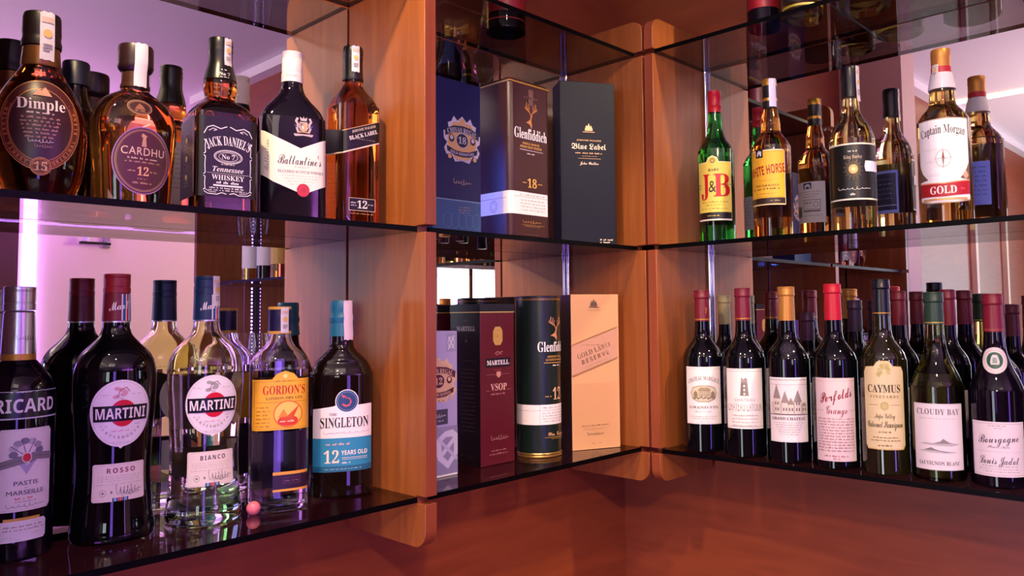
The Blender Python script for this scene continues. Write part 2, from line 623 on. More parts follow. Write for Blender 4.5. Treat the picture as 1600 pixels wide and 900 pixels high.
def tax_strip(parent, path, ang, wd, mat=None, marks=True, over=True):
    """paper duty strip lying along the neck and folded over the cap; path: (r,z) from below to the cap's edge"""
    mat = mat or SEAL
    a = math.radians(ang)
    fx, fy = math.sin(a), -math.cos(a); tx, ty = math.cos(a), math.sin(a)
    mb = MB(); pts = []
    for (r, z) in path:
        pts.append((r + .0007, z))
    if over:
        r, z = path[-1]
        pts += [(r + .0002, z + .0007), (r * .4, z + .0012), (-r * .2, z + .0010)]
    b = len(mb.v); nw = 6
    for k, (r, z) in enumerate(pts):
        for i in range(nw + 1):
            u = (i / nw - .5) * wd
            rr = abs(r)
            if r > 0.004 and k < len(path):
                t = u / max(rr, wd * .6)
                x = fx * rr * math.cos(t) + tx * rr * math.sin(t); y = fy * rr * math.cos(t) + ty * rr * math.sin(t)
            else:
                x = fx * r + tx * u; y = fy * r + ty * u
            mb.v.append((x, y, z + 0.0006 * math.sin(i * 2.1 + k)))
    for k in range(len(pts) - 1):
        for i in range(nw):
            mb.face((b + k * (nw + 1) + i, b + k * (nw + 1) + i + 1, b + (k + 1) * (nw + 1) + i + 1, b + (k + 1) * (nw + 1) + i), mat, True)
    o = mb.build('tax_strip', parent, fix=False)
    if marks:
        zs = [p[1] for p in path]; rs = [p[0] for p in path]

        class SS:
            def __call__(self, u, v, off):
                r = float(np.interp(v, zs, rs)) + .0012 + off; t = u / max(r, wd * .6)
                return (fx * r * math.cos(t) + tx * r * math.sin(t), fy * r * math.cos(t) + ty * r * math.sin(t), v)
        z0, z1 = zs[0] * 1000, zs[-1] * 1000; h = z1 - z0; W = wd * 500
        L = Label(SS(), 3)
        L.rect(-W * .8, z0 + h * .78, W * .8, z0 + h * .9, P('d9b9a8')); L.ell(0, z0 + h * .55, W * .6, W * .6, P('dcb36b'))
        L.rect(-W * .6, z0 + h * .30, W * .6, z0 + h * .33, GREY); L.rect(-W * .6, z0 + h * .24, W * .6, z0 + h * .27, GREY); L.rect(-W * .6, z0 + h * .18, W * .3, z0 + h * .21, GREY)
        L.build('strip_print', o)
    return o


def body(parent, pr, mat, name='body', n=64, extra=None, base=True):
    mb = MB(); mb.lathe(with_base(pr) if base else pr, mat, n)
    if extra:
        extra(mb)
    return mb.build(name, parent)


def panel_thing(name, outline, fn, d0, d1, label, cat='shelf divider'):
    mb = MB(); mb.prism(outline, fn, d0, d1, WOOD_V, WOOD_E)
    o = mb.build(name, None)
    md = o.modifiers.new('bevel', 'BEVEL'); md.width = .0012; md.segments = 2; md.limit_method = 'ANGLE'; md.angle_limit = math.radians(50)
    return tag(o, label, cat)


# ================================================================== THE ROOM
ZT, ZM, ZB = 0.768, 0.39, 0.0      # undersides/tops: top shelf underside, middle top, bottom top
TH = 0.008
A_ = 0.1854                        # divider faces from the corner
XA = -0.7156; TP = 0.0206
DP = 0.205                         # divider depth
FLOOR = -1.2

mb = MB(); mb.box((-4.4, 0.012, FLOOR), (0.012, 0.06, CEIL + .02), WOOD_H); struct(mb.build('wall_left'), 'red-brown wood panelled wall behind the left and corner bays')
mb = MB(); mb.box((0.012, -2.35, FLOOR), (0.06, 0.06, CEIL + .02), WOOD_H); struct(mb.build('wall_right'), 'red-brown wood panelled wall behind the wine shelves')
mb = MB(); mb.box((0.06, -2.40, FLOOR), (4.6, -2.35, CEIL + .02), PINKW); struct(mb.build('wall_side'))
mb = MB(); mb.box((-4.45, -5.3, FLOOR - .04), (4.6, 0.06, FLOOR), P('2e1d18', .35)); struct(mb.build('floor'))
mb = MB(); mb.box((-4.45, -5.3, CEIL), (4.6, 0.06, CEIL + .04), CEILM)
struct(mb.build('ceiling'))
# far wall with a lit recess along its top
mb = MB(); mb.box((-4.45, -5.06, FLOOR), (4.6, -5.0, 0.90), PINKW); struct(mb.build('wall_far'))
mb = MB(); mb.box((-4.45, -5.3, 0.90), (4.6, -5.24, CEIL), PINKW); struct(mb.build('wall_recess'))
mb = MB(); mb.box((-4.45, -5.3, FLOOR), (-4.4, 0.06, CEIL), wood('brown_wall', (.26, .10, .06), (.2, .07, .04), (8, 8, .8))); struct(mb.build('wall_west'))
mb = MB(); mb.box((4.6, -5.3, FLOOR), (4.65, -2.35, CEIL), PINKW); struct(mb.build('wall_east'))
# white cornices and pale uprights
mb = MB(); mb.box((-4.4, -0.035, CEIL - .035), (-0.02, 0.012, CEIL), WHITE); struct(mb.build('trim_1'), 'white cornice above the left wall')
mb = MB(); mb.box((-0.035, -2.35, CEIL - .035), (0.012, -0.04, CEIL), WHITE); struct(mb.build('trim_2'), 'white cornice above the right wall')
mb = MB(); mb.box((-1.40, -0.205, FLOOR), (-1.275, 0.012, CEIL - .04), P('dcb9a2', .5)); struct(mb.build('trim_3'), 'cream upright beside the left bay')
for i, x in enumerate((-2.83, -3.42)):
    mb = MB(); mb.box((x - .02, -0.012, FLOOR), (x + .02, 0.012, CEIL - .04), P('e6cfae', .4)); struct(mb.build('trim_%d' % (4 + i)))
mb = MB(); mb.box((-4.4, -5.0, FLOOR), (-0.06, -4.97, 0.9), P('4a2420', .45)); struct(mb.build('trim_6'))
VIOLET = D.materials.new('violet_led'); VIOLET.use_nodes = True
_b = VIOLET.node_tree.nodes['Principled BSDF']
_b.inputs['Emission Color'].default_value = (0.50, 0.24, 1.0, 1); _b.inputs['Emission Strength'].default_value = 14
WARMLED = D.materials.new('warm_led'); WARMLED.use_nodes = True
_b = WARMLED.node_tree.nodes['Principled BSDF']
_b.inputs['Emission Color'].default_value = (1.0, 0.72, 0.42, 1); _b.inputs['Emission Strength'].default_value = 8
SKYPANE = D.materials.new('daylight_pane'); SKYPANE.use_nodes = True
_b = SKYPANE.node_tree.nodes['Principled BSDF']
_b.inputs['Emission Color'].default_value = (0.80, 0.93, 1.0, 1); _b.inputs['Emission Strength'].default_value = 9


def led(name, lo, hi, mat, label):
    mb = MB(); mb.box(lo, hi, mat); return tag(mb.build(name), label, 'LED light')


led('led_strip', (-0.035, -4.985, -0.45), (0.04, -4.965, 0.86), VIOLET, 'violet LED strip standing upright on the far pink wall')
VIOPANEL = D.materials.new('violet_panel'); VIOPANEL.use_nodes = True
_b = VIOPANEL.node_tree.nodes['Principled BSDF']
_b.inputs['Emission Color'].default_value = (0.30, 0.13, 1.0, 1); _b.inputs['Emission Strength'].default_value = 10
led('light_panel', (-2.4, -4.965, -1.15), (-1.9, -4.945, 0.8), VIOPANEL, 'tall violet light panel on the dark far wall behind the viewer')
led('led_strip', (0.0, -5.2, CEIL - .05), (0.03, -3.7, CEIL - .035), VIOLET, 'violet LED strip under the ceiling near the far wall')
led('led_strip', (-0.9, -5.16, 0.905), (4.4, -5.11, 0.93), VIOLET, 'violet LED strip lying in the recess above the far wall')
led('led_strip', (-2.46, -2.4, CEIL - .012), (-2.43, -0.05, CEIL - .001), WARMLED, 'thin warm LED line across the ceiling')


def window(idx, axis, a0, a1, z0, z1, pos, label):
    """axis 'y': wall plane y=pos facing +y ; 'x': wall plane x=pos facing +x"""
    f = (lambda a, d, z: (a, pos + d, z)) if axis == 'y' else (lambda a, d, z: (pos + d, a, z))

    def bx(m_, a, b, c, d, e, g, mat):
        p, q = f(a, c, e), f(b, d, g)
        m_.box([min(x, y) for x, y in zip(p, q)], [max(x, y) for x, y in zip(p, q)], mat)
    m_ = MB(); wd = .04
    bx(m_, a0, a1, 0, .03, z0, z0 + wd, WHITE); bx(m_, a0, a1, 0, .03, z1 - wd, z1, WHITE)
    bx(m_, a0, a0 + wd, 0, .03, z0 + wd, z1 - wd, WHITE); bx(m_, a1 - wd, a1, 0, .03, z0 + wd, z1 - wd, WHITE)
    mid = (a0 + a1) / 2; bx(m_, mid - .02, mid + .02, 0, .025, z0 + wd, z1 - wd, P('7a3b28'))
    fr = struct(m_.build('window_%d' % idx), label)
    m_ = MB(); bx(m_, a0 + wd, a1 - wd, .004, .01, z0 + wd, z1 - wd, SKYPANE); m_.build('pane', fr)


window(1, 'y', -4.25, -3.3, 0.0, 0.88, -4.97, 'bright daylight window in the far wall')
window(2, 'x', -1.22, -0.50, -1.16, 0.95, -4.4, 'tall daylight window in the west wall')
# bracket on the far wall
r_ = root('wall_bracket', (0.42, -4.97, 0.80), 0, 'small dark bracket on the pink wall seen in the left mirror', 'bracket')
mb = MB(); mb.box((.02, -.03, -.04), (.06, 0.0, .04), P('8a7f86', .4)); mb.build('wall_plate', r_, bevel=.004)
mb = MB(); mb.box((-.14, .02, -.022), (.05, .05, -.004), BLACK); mb.cyl((.04, 0, -.01), (.04, .05, -.01), .012, SILVER); mb.build('arm', r_, bevel=.002)
mb = MB(); mb.cyl((-.10, .035, -.004), (-.10, .035, .03), .022, P('d8cfd6', .3)); mb.build('cup', r_)


# ------------------------------------------------------------------ mirrors
def slab(name, lo, hi, mat, label, cat, group=None):
    mb = MB(); mb.box(lo, hi, mat); return tag(mb.build(name), label, cat, group)


MT = ZT - .001
slab('mirror', (-1.252, 0.0, -0.006), (XA + .008, 0.0115, MT), MIRROR, 'tall mirror behind the whiskey and vermouth bottles of the left bay', 'mirror')
slab('mirror', (XA + .0086, 0.0, -0.006), (-A_ - .001, 0.0115, MT), MIRROR, 'mirror behind the gift boxes of the middle bay', 'mirror')
slab('mirror', (0.0, -1.88, -0.006), (0.0115, -0.2285, MT), MIRROR, 'mirror behind the wine bottles of the right bay', 'mirror')


# ------------------------------------------------------------------ wooden dividers
def outline(depth, z0, z1, r, slot_top, back):
    """(depth, z): front rounded at top and bottom, slots for the glass"""
    o = [(back, z0)]
    for k in range(7):
        a = math.radians(-90 + 15 * k); o.append((depth - r + r * math.cos(a), z0 + r + r * math.sin(a)))
    sl = .022
    for zz in (ZB - TH - .001, ZM - TH - .001, ZT - .001):
        o += [(depth, zz), (depth - sl, zz), (depth - sl, zz + TH + .0025), (depth, zz + TH + .0025)]
    for k in range(7):
        a = math.radians(15 * k); o.append((depth - r + r * math.cos(a), z1 - r + r * math.sin(a)))
    o.append((back, z1))
    return o


fA = lambda a, b, d: (d, -a, b)
fB = lambda a, b, d: (-a, d, b)
panel_thing('divider_panel', outline(DP, -.072, .841, .026, ZT, .003), fA, XA, XA + TP, 'upright wooden divider between the left bottles and the gift boxes')
panel_thing('divider_panel', outline(DP, -.065, .841, .026, ZT, .003), fA, -A_, -A_ + TP, 'wooden divider right of the gold and navy gift boxes, at the corner')
panel_thing('divider_panel', outline(A_, -.063, .841, .026, ZT, .003), fB, -.2308, -.2308 + TP, 'wooden divider at the corner, left of the green bottle and wines')
panel_thing('divider_panel', outline(DP, -.072, .841, .026, ZT, .003), fA, -1.273, -1.253, 'end divider closing the left bay beside the cream upright')
panel_thing('divider_panel', outline(A_, -.063, .841, .026, ZT, .003), fB, -1.905, -1.885, 'end divider closing the far end of the wine bay')


# ------------------------------------------------------------------ glass shelves
def shelf(lo, hi, label, long_axis):
    mb = MB(); mb.box(lo, hi, SHELF)
    k = mb.mi(BLACKEDGE)
    for i, f in enumerate(mb.f):
        if i >= 2:
            mb.m[i] = k
    return tag(mb.build('glass_shelf'), label, 'shelf')


e = .0004
SL, SR = .187, .179
for (z0, nm) in ((ZB - TH, 'bottom'), (ZM - TH, 'middle'), (ZT, 'top')):
    shelf((-1.2525, -SL, z0), (XA - e, -.002, z0 + TH), {'bottom': 'smoked glass shelf carrying the vermouth and gin bottles', 'middle': 'smoked glass shelf carrying the five whiskey bottles on the left', 'top': 'smoked glass shelf high in the left bay, above the whiskeys'}[nm], 'x')
    shelf((XA + TP + e, -SL, z0), (-A_ - e, -.002, z0 + TH), {'bottom': 'smoked glass shelf under the maroon, green and gold boxes', 'middle': 'smoked glass shelf under the three tall navy and brown boxes', 'top': 'dark smoked glass shelf high above the navy gift boxes'}[nm], 'x')
    shelf((-SR, -1.8845, z0), (-.002, -.2308 - e, z0 + TH), {'bottom': 'smoked glass shelf carrying the row of wine bottles', 'middle': 'smoked glass shelf carrying the green and amber spirits on the right', 'top': 'smoked glass shelf at top right with bottles seen through it'}[nm], 'y')

# chrome rods and shelf pins
for (x, y, lab) in ((-A_ - .0055, -.0055, 'slim chrome rod at the back of the gift box bay'), (-.0055, -.2308 - .0055, 'slim chrome rod behind the green bottle')):
    rr = root('chrome_rod', (x, y, ZB + .0002), 0, lab, 'rod')
    for k, (z0, z1) in enumerate(((0.0, ZM - TH - .0006), (ZM + .0004, ZT - .0008))):
        mb = MB(); mb.cyl((0, 0, z0), (0, 0, z1), .0036, CHROME, 14); mb.build('rod_section', rr)
        mb = MB(); mb.cyl((0, 0, z1 - .006), (0, 0, z1), .0052, CHROME, 14); mb.build('collar', rr)

# ================================================================== GLASS AND LIQUIDS
AMBER = glass((0.80, 0.33, 0.055), name='amber_whiskey')
AMBERD = glass((0.70, 0.21, 0.03), name='dark_amber_whiskey')
HONEY = glass((0.93, 0.62, 0.16), name='honey_whiskey')
PALE = glass((0.95, 0.78, 0.30), name='pale_gold_whiskey')
GREENG = glass((0.03, 0.34, 0.04), name='green_bottle_glass')
CLEAR = glass((0.97, 0.985, 0.97), name='clear_bottle_glass')
BIANCOG = glass((0.95, 0.97, 0.60), name='pale_vermouth')
BASEG = glass((0.55, 0.86, 0.52), name='green_glass_base')
OLIVE = glass((0.58, 0.60, 0.10), name='olive_wine_glass')
DARKG = paint((0.002, 0.0018, 0.003), 0.025, 0, 0, 0.42)
DARKB = paint((0.006, 0.0025, 0.002), 0.025, 0, 0, 0.42)
DARKV = paint((0.004, 0.002, 0.006), 0.03, 0, 0, 0.4)
NAVY = P('15264a', .35); TEAL = P('1d6d84', .38); TEALL = P('2a84ad', .45)
ZMT = ZM + .0003; ZBT = ZB + .0003; ZTT = ZT + TH + .0003


# ------------------------------------------------------------------ emblems (artwork helpers)
def stag(L, u, v, s, mat):
    """a stag's head with branching antlers, s = height in mm"""
    k = s / 10.0
    T = lambda pts: [(u + a * k, v + b * k) for a, b in pts]
    L.poly(T([(-.2, -1), (.9, -.2), (1.3, .2), (1.2, .5), (.4, .3), (.3, -.2), (.5, -2.2), (.9, -3.6), (.6, -5), (-.3, -3.6), (-1.6, -3.0), (-2.9, -2.9), (-1.8, -2.3), (-.8, -1.8)]), mat)
    L.poly(T([(-.2, -.9), (.3, .6), (.9, .2), (.7, -.5)]), mat)
    for sgn, o in ((1, .5), (-1, .1)):
        L.stroke(T([(o, .4), (o + sgn * .8, 1.4), (o + sgn * 2.2, 2.1), (o + sgn * 2.9, 3.3), (o + sgn * 2.6, 5.0)]), .42 * k, mat)
        L.stroke(T([(o + sgn * 1.0, 1.5), (o + sgn * 1.1, 2.6), (o + sgn * .7, 3.6)]), .34 * k, mat)
        L.stroke(T([(o + sgn * 1.9, 2.0), (o + sgn * 1.8, 3.3), (o + sgn * 1.5, 4.6)]), .34 * k, mat)
        L.stroke(T([(o + sgn * 2.3, 2.2), (o + sgn * 3.4, 2.6), (o + sgn * 3.6, 3.4)]), .32 * k, mat)


def crest(L, u, v, s, mats):
    """small heraldic crest: shield, supporters and crown"""
    k = s / 10.0; a, b = mats
    T = lambda pts: [(u + x * k, v + y * k) for x, y in pts]
    L.poly(T([(-1.6, 1.6), (1.6, 1.6), (1.6, -1), (0, -2.6), (-1.6, -1)]), a)
    L.poly(T([(-1.2, 1.2), (0, 1.2), (0, -2), (-1.2, -.8)]), b)
    L.poly(T([(-1.2, 2.0), (-1.5, 3.6), (-.5, 2.8), (0, 4), (.5, 2.8), (1.5, 3.6), (1.2, 2.0)]), a)
    for sg in (1, -1):
        L.stroke(T([(sg * 2, -2.6), (sg * 2.7, -1), (sg * 2.2, .4), (sg * 3.0, 1.8), (sg * 2.4, 3.0)]), .9 * k, a)
        L.stroke(T([(sg * 2.6, -.6), (sg * 3.6, .2)]), .5 * k, b)
    L.poly(T([(-4, -3.2), (4, -3.2), (3.4, -4.2), (0, -3.8), (-3.4, -4.2)]), a)


def shieldmark(L, u, v, s, mat):
    k = s / 10
    T = lambda pts: [(u + x * k, v + y * k) for x, y in pts]
    L.poly(T([(-2.6, -1), (2.6, -1), (2.6, .2), (1.6, 2.6), (.8, 1.8), (0, 4), (-.8, 1.8), (-1.6, 2.6), (-2.6, .2)]), mat)
    L.rect(u - 4 * k, v - 2 * k, u + 4 * k, v - 1.6 * k, mat)


def finish_bottle(r):
    return r


# ================================================================== LEFT BAY, MIDDLE SHELF
def dimple():
    x, y = -1.159, -.066
    r = root('whiskey_bottle', (x, y, ZMT), face_cam(x, y, 2), 'round pinched amber bottle with oval brown label marked 15, far left', 'whiskey bottle', 'whiskeys on the upper left shelf')
    slim(r, 0.890)
    pr = prof([(0, .030, 2, .82), (.004, .037), (.03, .0475), (.06, .0520), (.085, .0525), (.11, .0480), (.13, .0405), (.147, .0300), (.157, .0235, 2, 1), (.165, .0205, 2, 1), (.188, .0195, 2, 1)])
    body(r, pr, AMBERD)
    sf = Surf(pr, 'flatx')
    m = MB(); m.lathe([(.160, .0215, 2, 1), (.162, .0225, 2, 1), (.183, .0205, 2, 1), (.1835, .018, 2, 1)], P('8a5a2c', .35, .6), 40); m.build('neck_band', r)
    m = MB(); m.lathe([(.1836, .0200, 2, 1), (.184, .0222, 2, 1), (.190, .0226, 2, 1), (.193, .0216, 2, 1), (.197, .0212, 2, 1), (.2, .0218, 2, 1), (.219, .0212, 2, 1), (.223, .0200, 2, 1), (.224, .0180, 2, 1), (.2242, .004, 2, 1)], P('1c0f10', .4), 40)
    m.build('stopper', r)
    tax_strip(r, [(.0226, .166), (.0224, .180), (.0228, .188), (.0220, .200), (.0212, .222)], 14, .017)
    L = Label(sf, 4, 4)
    W = P('f2dcd6', .45); BR = P('3a1a20', .35); CO = P('d98f4e', .4, .25); RS = P('c9646c', .45)
    c = 88
    L.ell(0, c, 42, 52, CO); L.ell(0, c, 41.2, 51.2, P('4a1d1c', .35)); L.ell(0, c, 33.6, 42, CO); L.ell(0, c, 33, 41.4, BR)
    for t0, t1 in ((150, 255), (285, 390)):
        L.ring(0, c, 40, 50, 6.2, P('b05a3c', .45, .2), 30, t0, t1)
        L.ring(0, c, 39, 49, 4.2, P('5a211c', .4), 30, t0, t1)
    for (txt, a0, a1) in (('DELUXE FINEST', 158, 250), ('ORIGINAL BLEND', 290, 384)):
        n = len(txt)
        for i, ch in enumerate(txt):
            a = math.radians(a0 + (a1 - a0) * (i + .5) / n)
            rot = math.degrees(a) + 90
            if ch != ' ':
                L.text(ch, 36.9 * math.cos(a), c + 46.9 * math.sin(a), 3.4, CO, 'sansb', rot=rot)
    L.poly([(-9, c + 33), (-3, c + 42), (0, c + 39), (4, c + 44), (11, c + 33)], P('d9a07c'))
    L.text('Dimple', 0, c + 23, 12.5, W, 'serif', 50, shear=-.02)
    L.micro(-15, 15, c + 12.5, 2, W, 3)
    for i in range(6):
        L.micro(-21 + abs(i - 1) * 1.2, 21 - abs(i - 1) * 1.2, c + 7 - i * 4.4, 2.2, P('c58f84'), 10 + i)
    L.sign(0, c - 19.5, 26, 5, W, 4, .5); L.sign(3, c - 25, 18, 4, P('c58f84'), 6, .45)
    L.ell(1, c - 47.5, 11, 10, CO); L.ell(1, c - 47.5, 10.2, 9.2, P('5a241c')); L.ring(1, c - 47.5, 9.4, 8.4, .6, CO); L.text('15', 1, c - 47.5, 9, P('f3c9a0'), 'serif')
    L.build('front_label', r)


dimple()


def cardhu():
    x, y = -1.063, -.080
    r = root('whiskey_bottle', (x, y, ZMT), face_cam(x, y, 21), 'round-shouldered amber bottle with plum oval label marked 12 and fat stopper', 'whiskey bottle', 'whiskeys on the upper left shelf')
    slim(r, 0.870)
    pr = prof([(0, .0440, 2.3, .62), (.003, .0475), (.05, .0515), (.085, .0545), (.105, .0555), (.121, .0515), (.134, .0430), (.142, .0320), (.147, .0225, 2.2, .8), (.152, .0178, 2, 1), (.174, .0166, 2, 1)])
    body(r, pr, AMBER)
    m = MB(); m.lathe([(.1525, .0180, 2, 1), (.1530, .0190, 2, 1), (.157, .0188, 2, 1), (.1575, .0176, 2, 1), (.172, .0174, 2, 1), (.1722, .0150, 2, 1)], P('4c2c1e', .4, .4), 40); m.build('neck_band', r)
    m = MB(); m.lathe([(.1726, .016, 2, 1), (.173, .0185, 2, 1), (.176, .0215, 2, 1), (.180, .0232, 2, 1), (.183, .0226, 2, 1), (.185, .0228, 2, 1), (.203, .0226, 2, 1), (.206, .0215, 2, 1), (.207, .018, 2, 1), (.2072, .004, 2, 1)], P('2a1418', .35), 44)
    m.build('stopper', r)
    tax_strip(r, [(.0196, .153), (.0196, .168), (.0224, .179), (.0230, .185), (.0228, .2055)], -2, .0175, P('e9dfe0', .3), marks=False)
    sf = Surf(pr, 'flatx')
    PL = P('4b1c2c', .4); CO = P('b98a76', .4); W = P('dcb9ae', .45)
    L = Label(sf, 4, 4); c = 60
    L.ell(0, c, 38, 41, P('8d62a0', .3)); L.ell(0, c, 36.5, 39.5, PL); L.ring(0, c, 34.5, 37.5, .6, CO); L.ring(0, c, 33, 36, .35, CO)
    L.poly([(-3, c + 17), (3.5, c + 17), (2.4, c + 27), (4, c + 30), (-2, c + 33), (-4, c + 29), (-1.4, c + 28)], CO)
    L.text('CARDHU', 0, c + 11, 9.2, W, 'sans', 56, space=1.1)
    L.micro(-20, 20, c + 2.5, 2.2, W, 2); L.micro(-23, 23, c - 1.8, 2, CO, 3)
    L.text('12', 0, c - 13, 10, P('e0a184'), 'serif'); L.micro(-19, -9, c - 13, 1.8, CO, 4); L.micro(9, 19, c - 13, 1.8, CO, 5)
    L.micro(-7, 7, c - 22, 1.7, CO, 6); L.micro(-13, 13, c - 27, 2.4, CO, 7)
    L.build('front_label', r)
    L = Label(sf, 3, 3)
    L.ell(-5, 125, 16, 9.5, CO); L.ell(-5, 125, 15.2, 8.7, P('3a1712', .4)); L.ring(-5, 125, 14, 7.6, .4, CO)
    L.poly([(-12, 122), (-8, 127), (-5, 130), (-1, 127), (2, 122)], P('8a5a44')); L.micro(-12, 2, 120.4, 1.5, CO)
    L.build('seal_label', r)


cardhu()


def jack():
    x, y = -.960, -.083
    r = root('whiskey_bottle', (x, y, ZMT), face_cam(x, y, 16), 'square dark amber bottle with ornate black and white label', 'whiskey bottle', 'whiskeys on the upper left shelf')
    slim(r, .950)
    pr = prof([(0, .037, 9, 1), (.003, .0398), (.010, .0405), (.126, .0405), (.134, .0397, 7, 1), (.144, .0345, 4, 1), (.152, .0260, 2.4, 1), (.158, .0200, 2, 1), (.165, .0200, 2, 1), (.173, .0218), (.183, .0210), (.190, .0185)])
    body(r, pr, AMBERD, n=72)
    m = MB(); m.lathe([(.1835, .0200, 2, 1), (.184, .0216, 2, 1), (.192, .0200, 2, 1), (.203, .0168, 2, 1), (.210, .0158, 2, 1), (.222, .0158, 2, 1), (.226, .0164, 2, 1), (.229, .0156, 2, 1), (.232, .0164, 2, 1), (.235, .0156, 2, 1), (.239, .0160, 2, 1), (.241, .0150, 2, 1), (.2412, .004, 2, 1)], BLACK, 40)
    cp = m.build('cap', r)
    L = Label(Surf([(.185, .0216, 2, 1), (.192, .0202, 2, 1), (.203, .017, 2, 1)], 'arc'), 3)
    L.text('No 7', 0, 190, 4, WHITE, 'serif', 15); L.micro(-4, 4, 196, 1.6, WHITE); L.micro(-6, 6, 185.6, 1.3, WHITE); L.build('cap_print', cp)
    tax_strip(r, [(.0172, .203), (.0162, .212), (.0164, .225), (.0165, .239)], 20, .0115)
    BK = P('0d0b10', .35); W = P('ece6ea', .45)
    sf = Surf(pr, 'flatx')
    L = Label(sf, 4)
    L.rect(-39, 24, 39, 127, BK)
    u0, u1, b, t = -31, 31, 28, 117
    # scroll border
    for sg in (-1, 1):
        for y0, y1 in ((b + 4, 50), (52, 76), (78, 96)):
            L.stroke([(sg * 31, y0), (sg * 29, y0 + 1.5), (sg * 29.5, (y0 + y1) / 2), (sg * 29, y1 - 1.5), (sg * 31, y1)], .9, W)
        L.stroke([(sg * 30, 30), (sg * 26, 27.5), (sg * 14, 27), (sg * 8, 29.5), (sg * 2, 28)], .9, W)
        L.stroke([(sg * 29, 33), (sg * 24, 30), (sg * 15, 29.6)], .6, W)
        L.stroke([(sg * 31, 104), (sg * 27, 112), (sg * 20, 115), (sg * 10, 112), (sg * 2, 115.5)], 1.0, W)
        L.stroke([(sg * 25, 108), (sg * 20, 111.5), (sg * 15, 110), (sg * 19, 108.5)], .7, W)
    L.text("JACK DANIEL'S", 0, 97, 11.5, W, 'serif', 60, arc=62)
    L.ell(0, 76, 18.5, 9, W); L.ell(0, 76, 17.6, 8.1, BK); L.ring(0, 76, 16.5, 7.2, .5, W); L.ring(0, 76, 12.5, 5.8, .5, W)
    L.text('No 7', 0, 76, 5.8, W, 'serif', 17); L.micro(-9, 9, 66, 1.2, W)
    L.text('Tennessee', 0, 59.5, 6.5, W, 'serifi', 40)
    L.text('WHISKEY', 0, 49, 6.2, W, 'serif', 42); L.stroke([(-27, 54), (27, 54)], .3, W)
    L.micro(-15, 15, 42.5, 3.4, W, 5); L.rect(-19, 37.4, 19, 39.4, W); L.micro(-24, 24, 35.2, 1.8, W, 6); L.micro(-25, 25, 32.2, 1.5, W, 7)
    L.build('front_label', r)
    # left face label
    L = Label(Flat((-.0408, 0, 0), (0, -1, 0), (-1, 0, 0)), 40)
    L.rect(-34, 24, 34, 127, BK)
    for k in range(33):
        L.rect(30, 30 + k * 2.8, 31.2, 31.2 + k * 2.8, W)
    for zz in (100, 76, 52):
        L.ring(0, zz, 15, 9, .7, P('8a86a0')); L.ell(0, zz - 1, 5, 4, P('a08a78')); L.micro(-16, 16, zz - 12, 2, P('8a86a0'), int(zz))
    L.build('side_label', r)
    L = Label(Flat((0, .0408, 0), (-1, 0, 0), (0, 1, 0)), 40)
    L.rect(-33, 24, 33, 122, P('d5d2e2', .5))
    for i in range(9):
        L.micro(-28, 28, 112 - i * 7, 2, GREY, i)
    L.build('back_label', r)


jack()


def ballantine():
    x, y = -.857, -.082
    r = root('whiskey_bottle', (x, y, ZMT), face_cam(x, y, 9), 'dark flat-sided bottle with white cap and pale pointed label with red seal', 'whiskey bottle', 'whiskeys on the upper left shelf')
    slim(r, 0.940)
    pr = prof([(0, .0445, 4.5, .64), (.003, .0468), (.006, .0472), (.138, .0472), (.150, .0458, 4, .64), (.163, .0400, 3.4, .66), (.176, .0285, 2.6, .75), (.188, .0190, 2.1, .95), (.198, .0158, 2, 1), (.206, .0150, 2, 1)])
    body(r, pr, DARKV)
    capm = P('eadfdc', .38)
    screw_cap(r, .2035, .248, .0150, capm, 3, .0156, label='white screw cap')
    sf = Surf(pr, 'flatx'); sf2 = Surf([(.2, .0158, 2, 1), (.22, .0156, 2, 1)], 'arc')
    L = Label(sf2, 3); L.sign(-4, 212, 16, 4, P('9a8f9a'), 8, .35); L.build('cap_print', r)
    W = P('efe2de', .45); IV = P('e9dfc9', .45)
    L = Label(sf, 3)
    L.poly([(-46.0, 128), (-30, 120), (8, 105), (46.0, 121), (46.0, 54), (12, 40), (-30, 56), (-46.0, 66)], W)
    L.poly([(-46.0, 127.6), (-30, 119.6), (-30, 56.4), (-46.0, 66.4)], IV)
    L.text('Ballantine', -39, 92, 6, P('8a8478'), 'script', 44, rot=90)
    L.text("Ballantine's", 7, 88, 13.5, P('17121d'), 'script', 62)
    L.text('FINEST', 10, 78, 3.2, GREY, 'sans', 20, space=1.4); L.text('BLENDED SCOTCH WHISKY', 9, 71.5, 3.8, P('6d6570'), 'serif', 66)
    for i in range(4):
        L.micro(-18 + i * 4, 38 - i * 4, 66 - i * 4, 1.4, LGREY, i)
    L.ell(12, 46, 9.2, 9.2, P('c02840', .35)); L.ring(12, 46, 8, 8, .6, P('8e1a30')); L.text('B', 12, 46, 7, P('8e1a30'), 'script')
    L.build('front_label', r)
    L = Label(sf, 3); crest(L, 12, 137, 36, (P('b9a5a8', .4, .3), P('3a3a8a'))); crest(L, 12, 135, 19, (P('c9a06a', .4, .3), P('dcd4dc'))); L.build('crest_label', r)
    L = Label(Flat((0, .0312, 0), (-1, 0, 0), (0, 1, 0)), 60)
    L.rect(-34, 30, 34, 125, P('d8d4e6', .5))
    for i in range(8):
        L.micro(-28, 28, 115 - i * 8, 2.2, GREY, i)
    L.build('back_label', r)


ballantine()


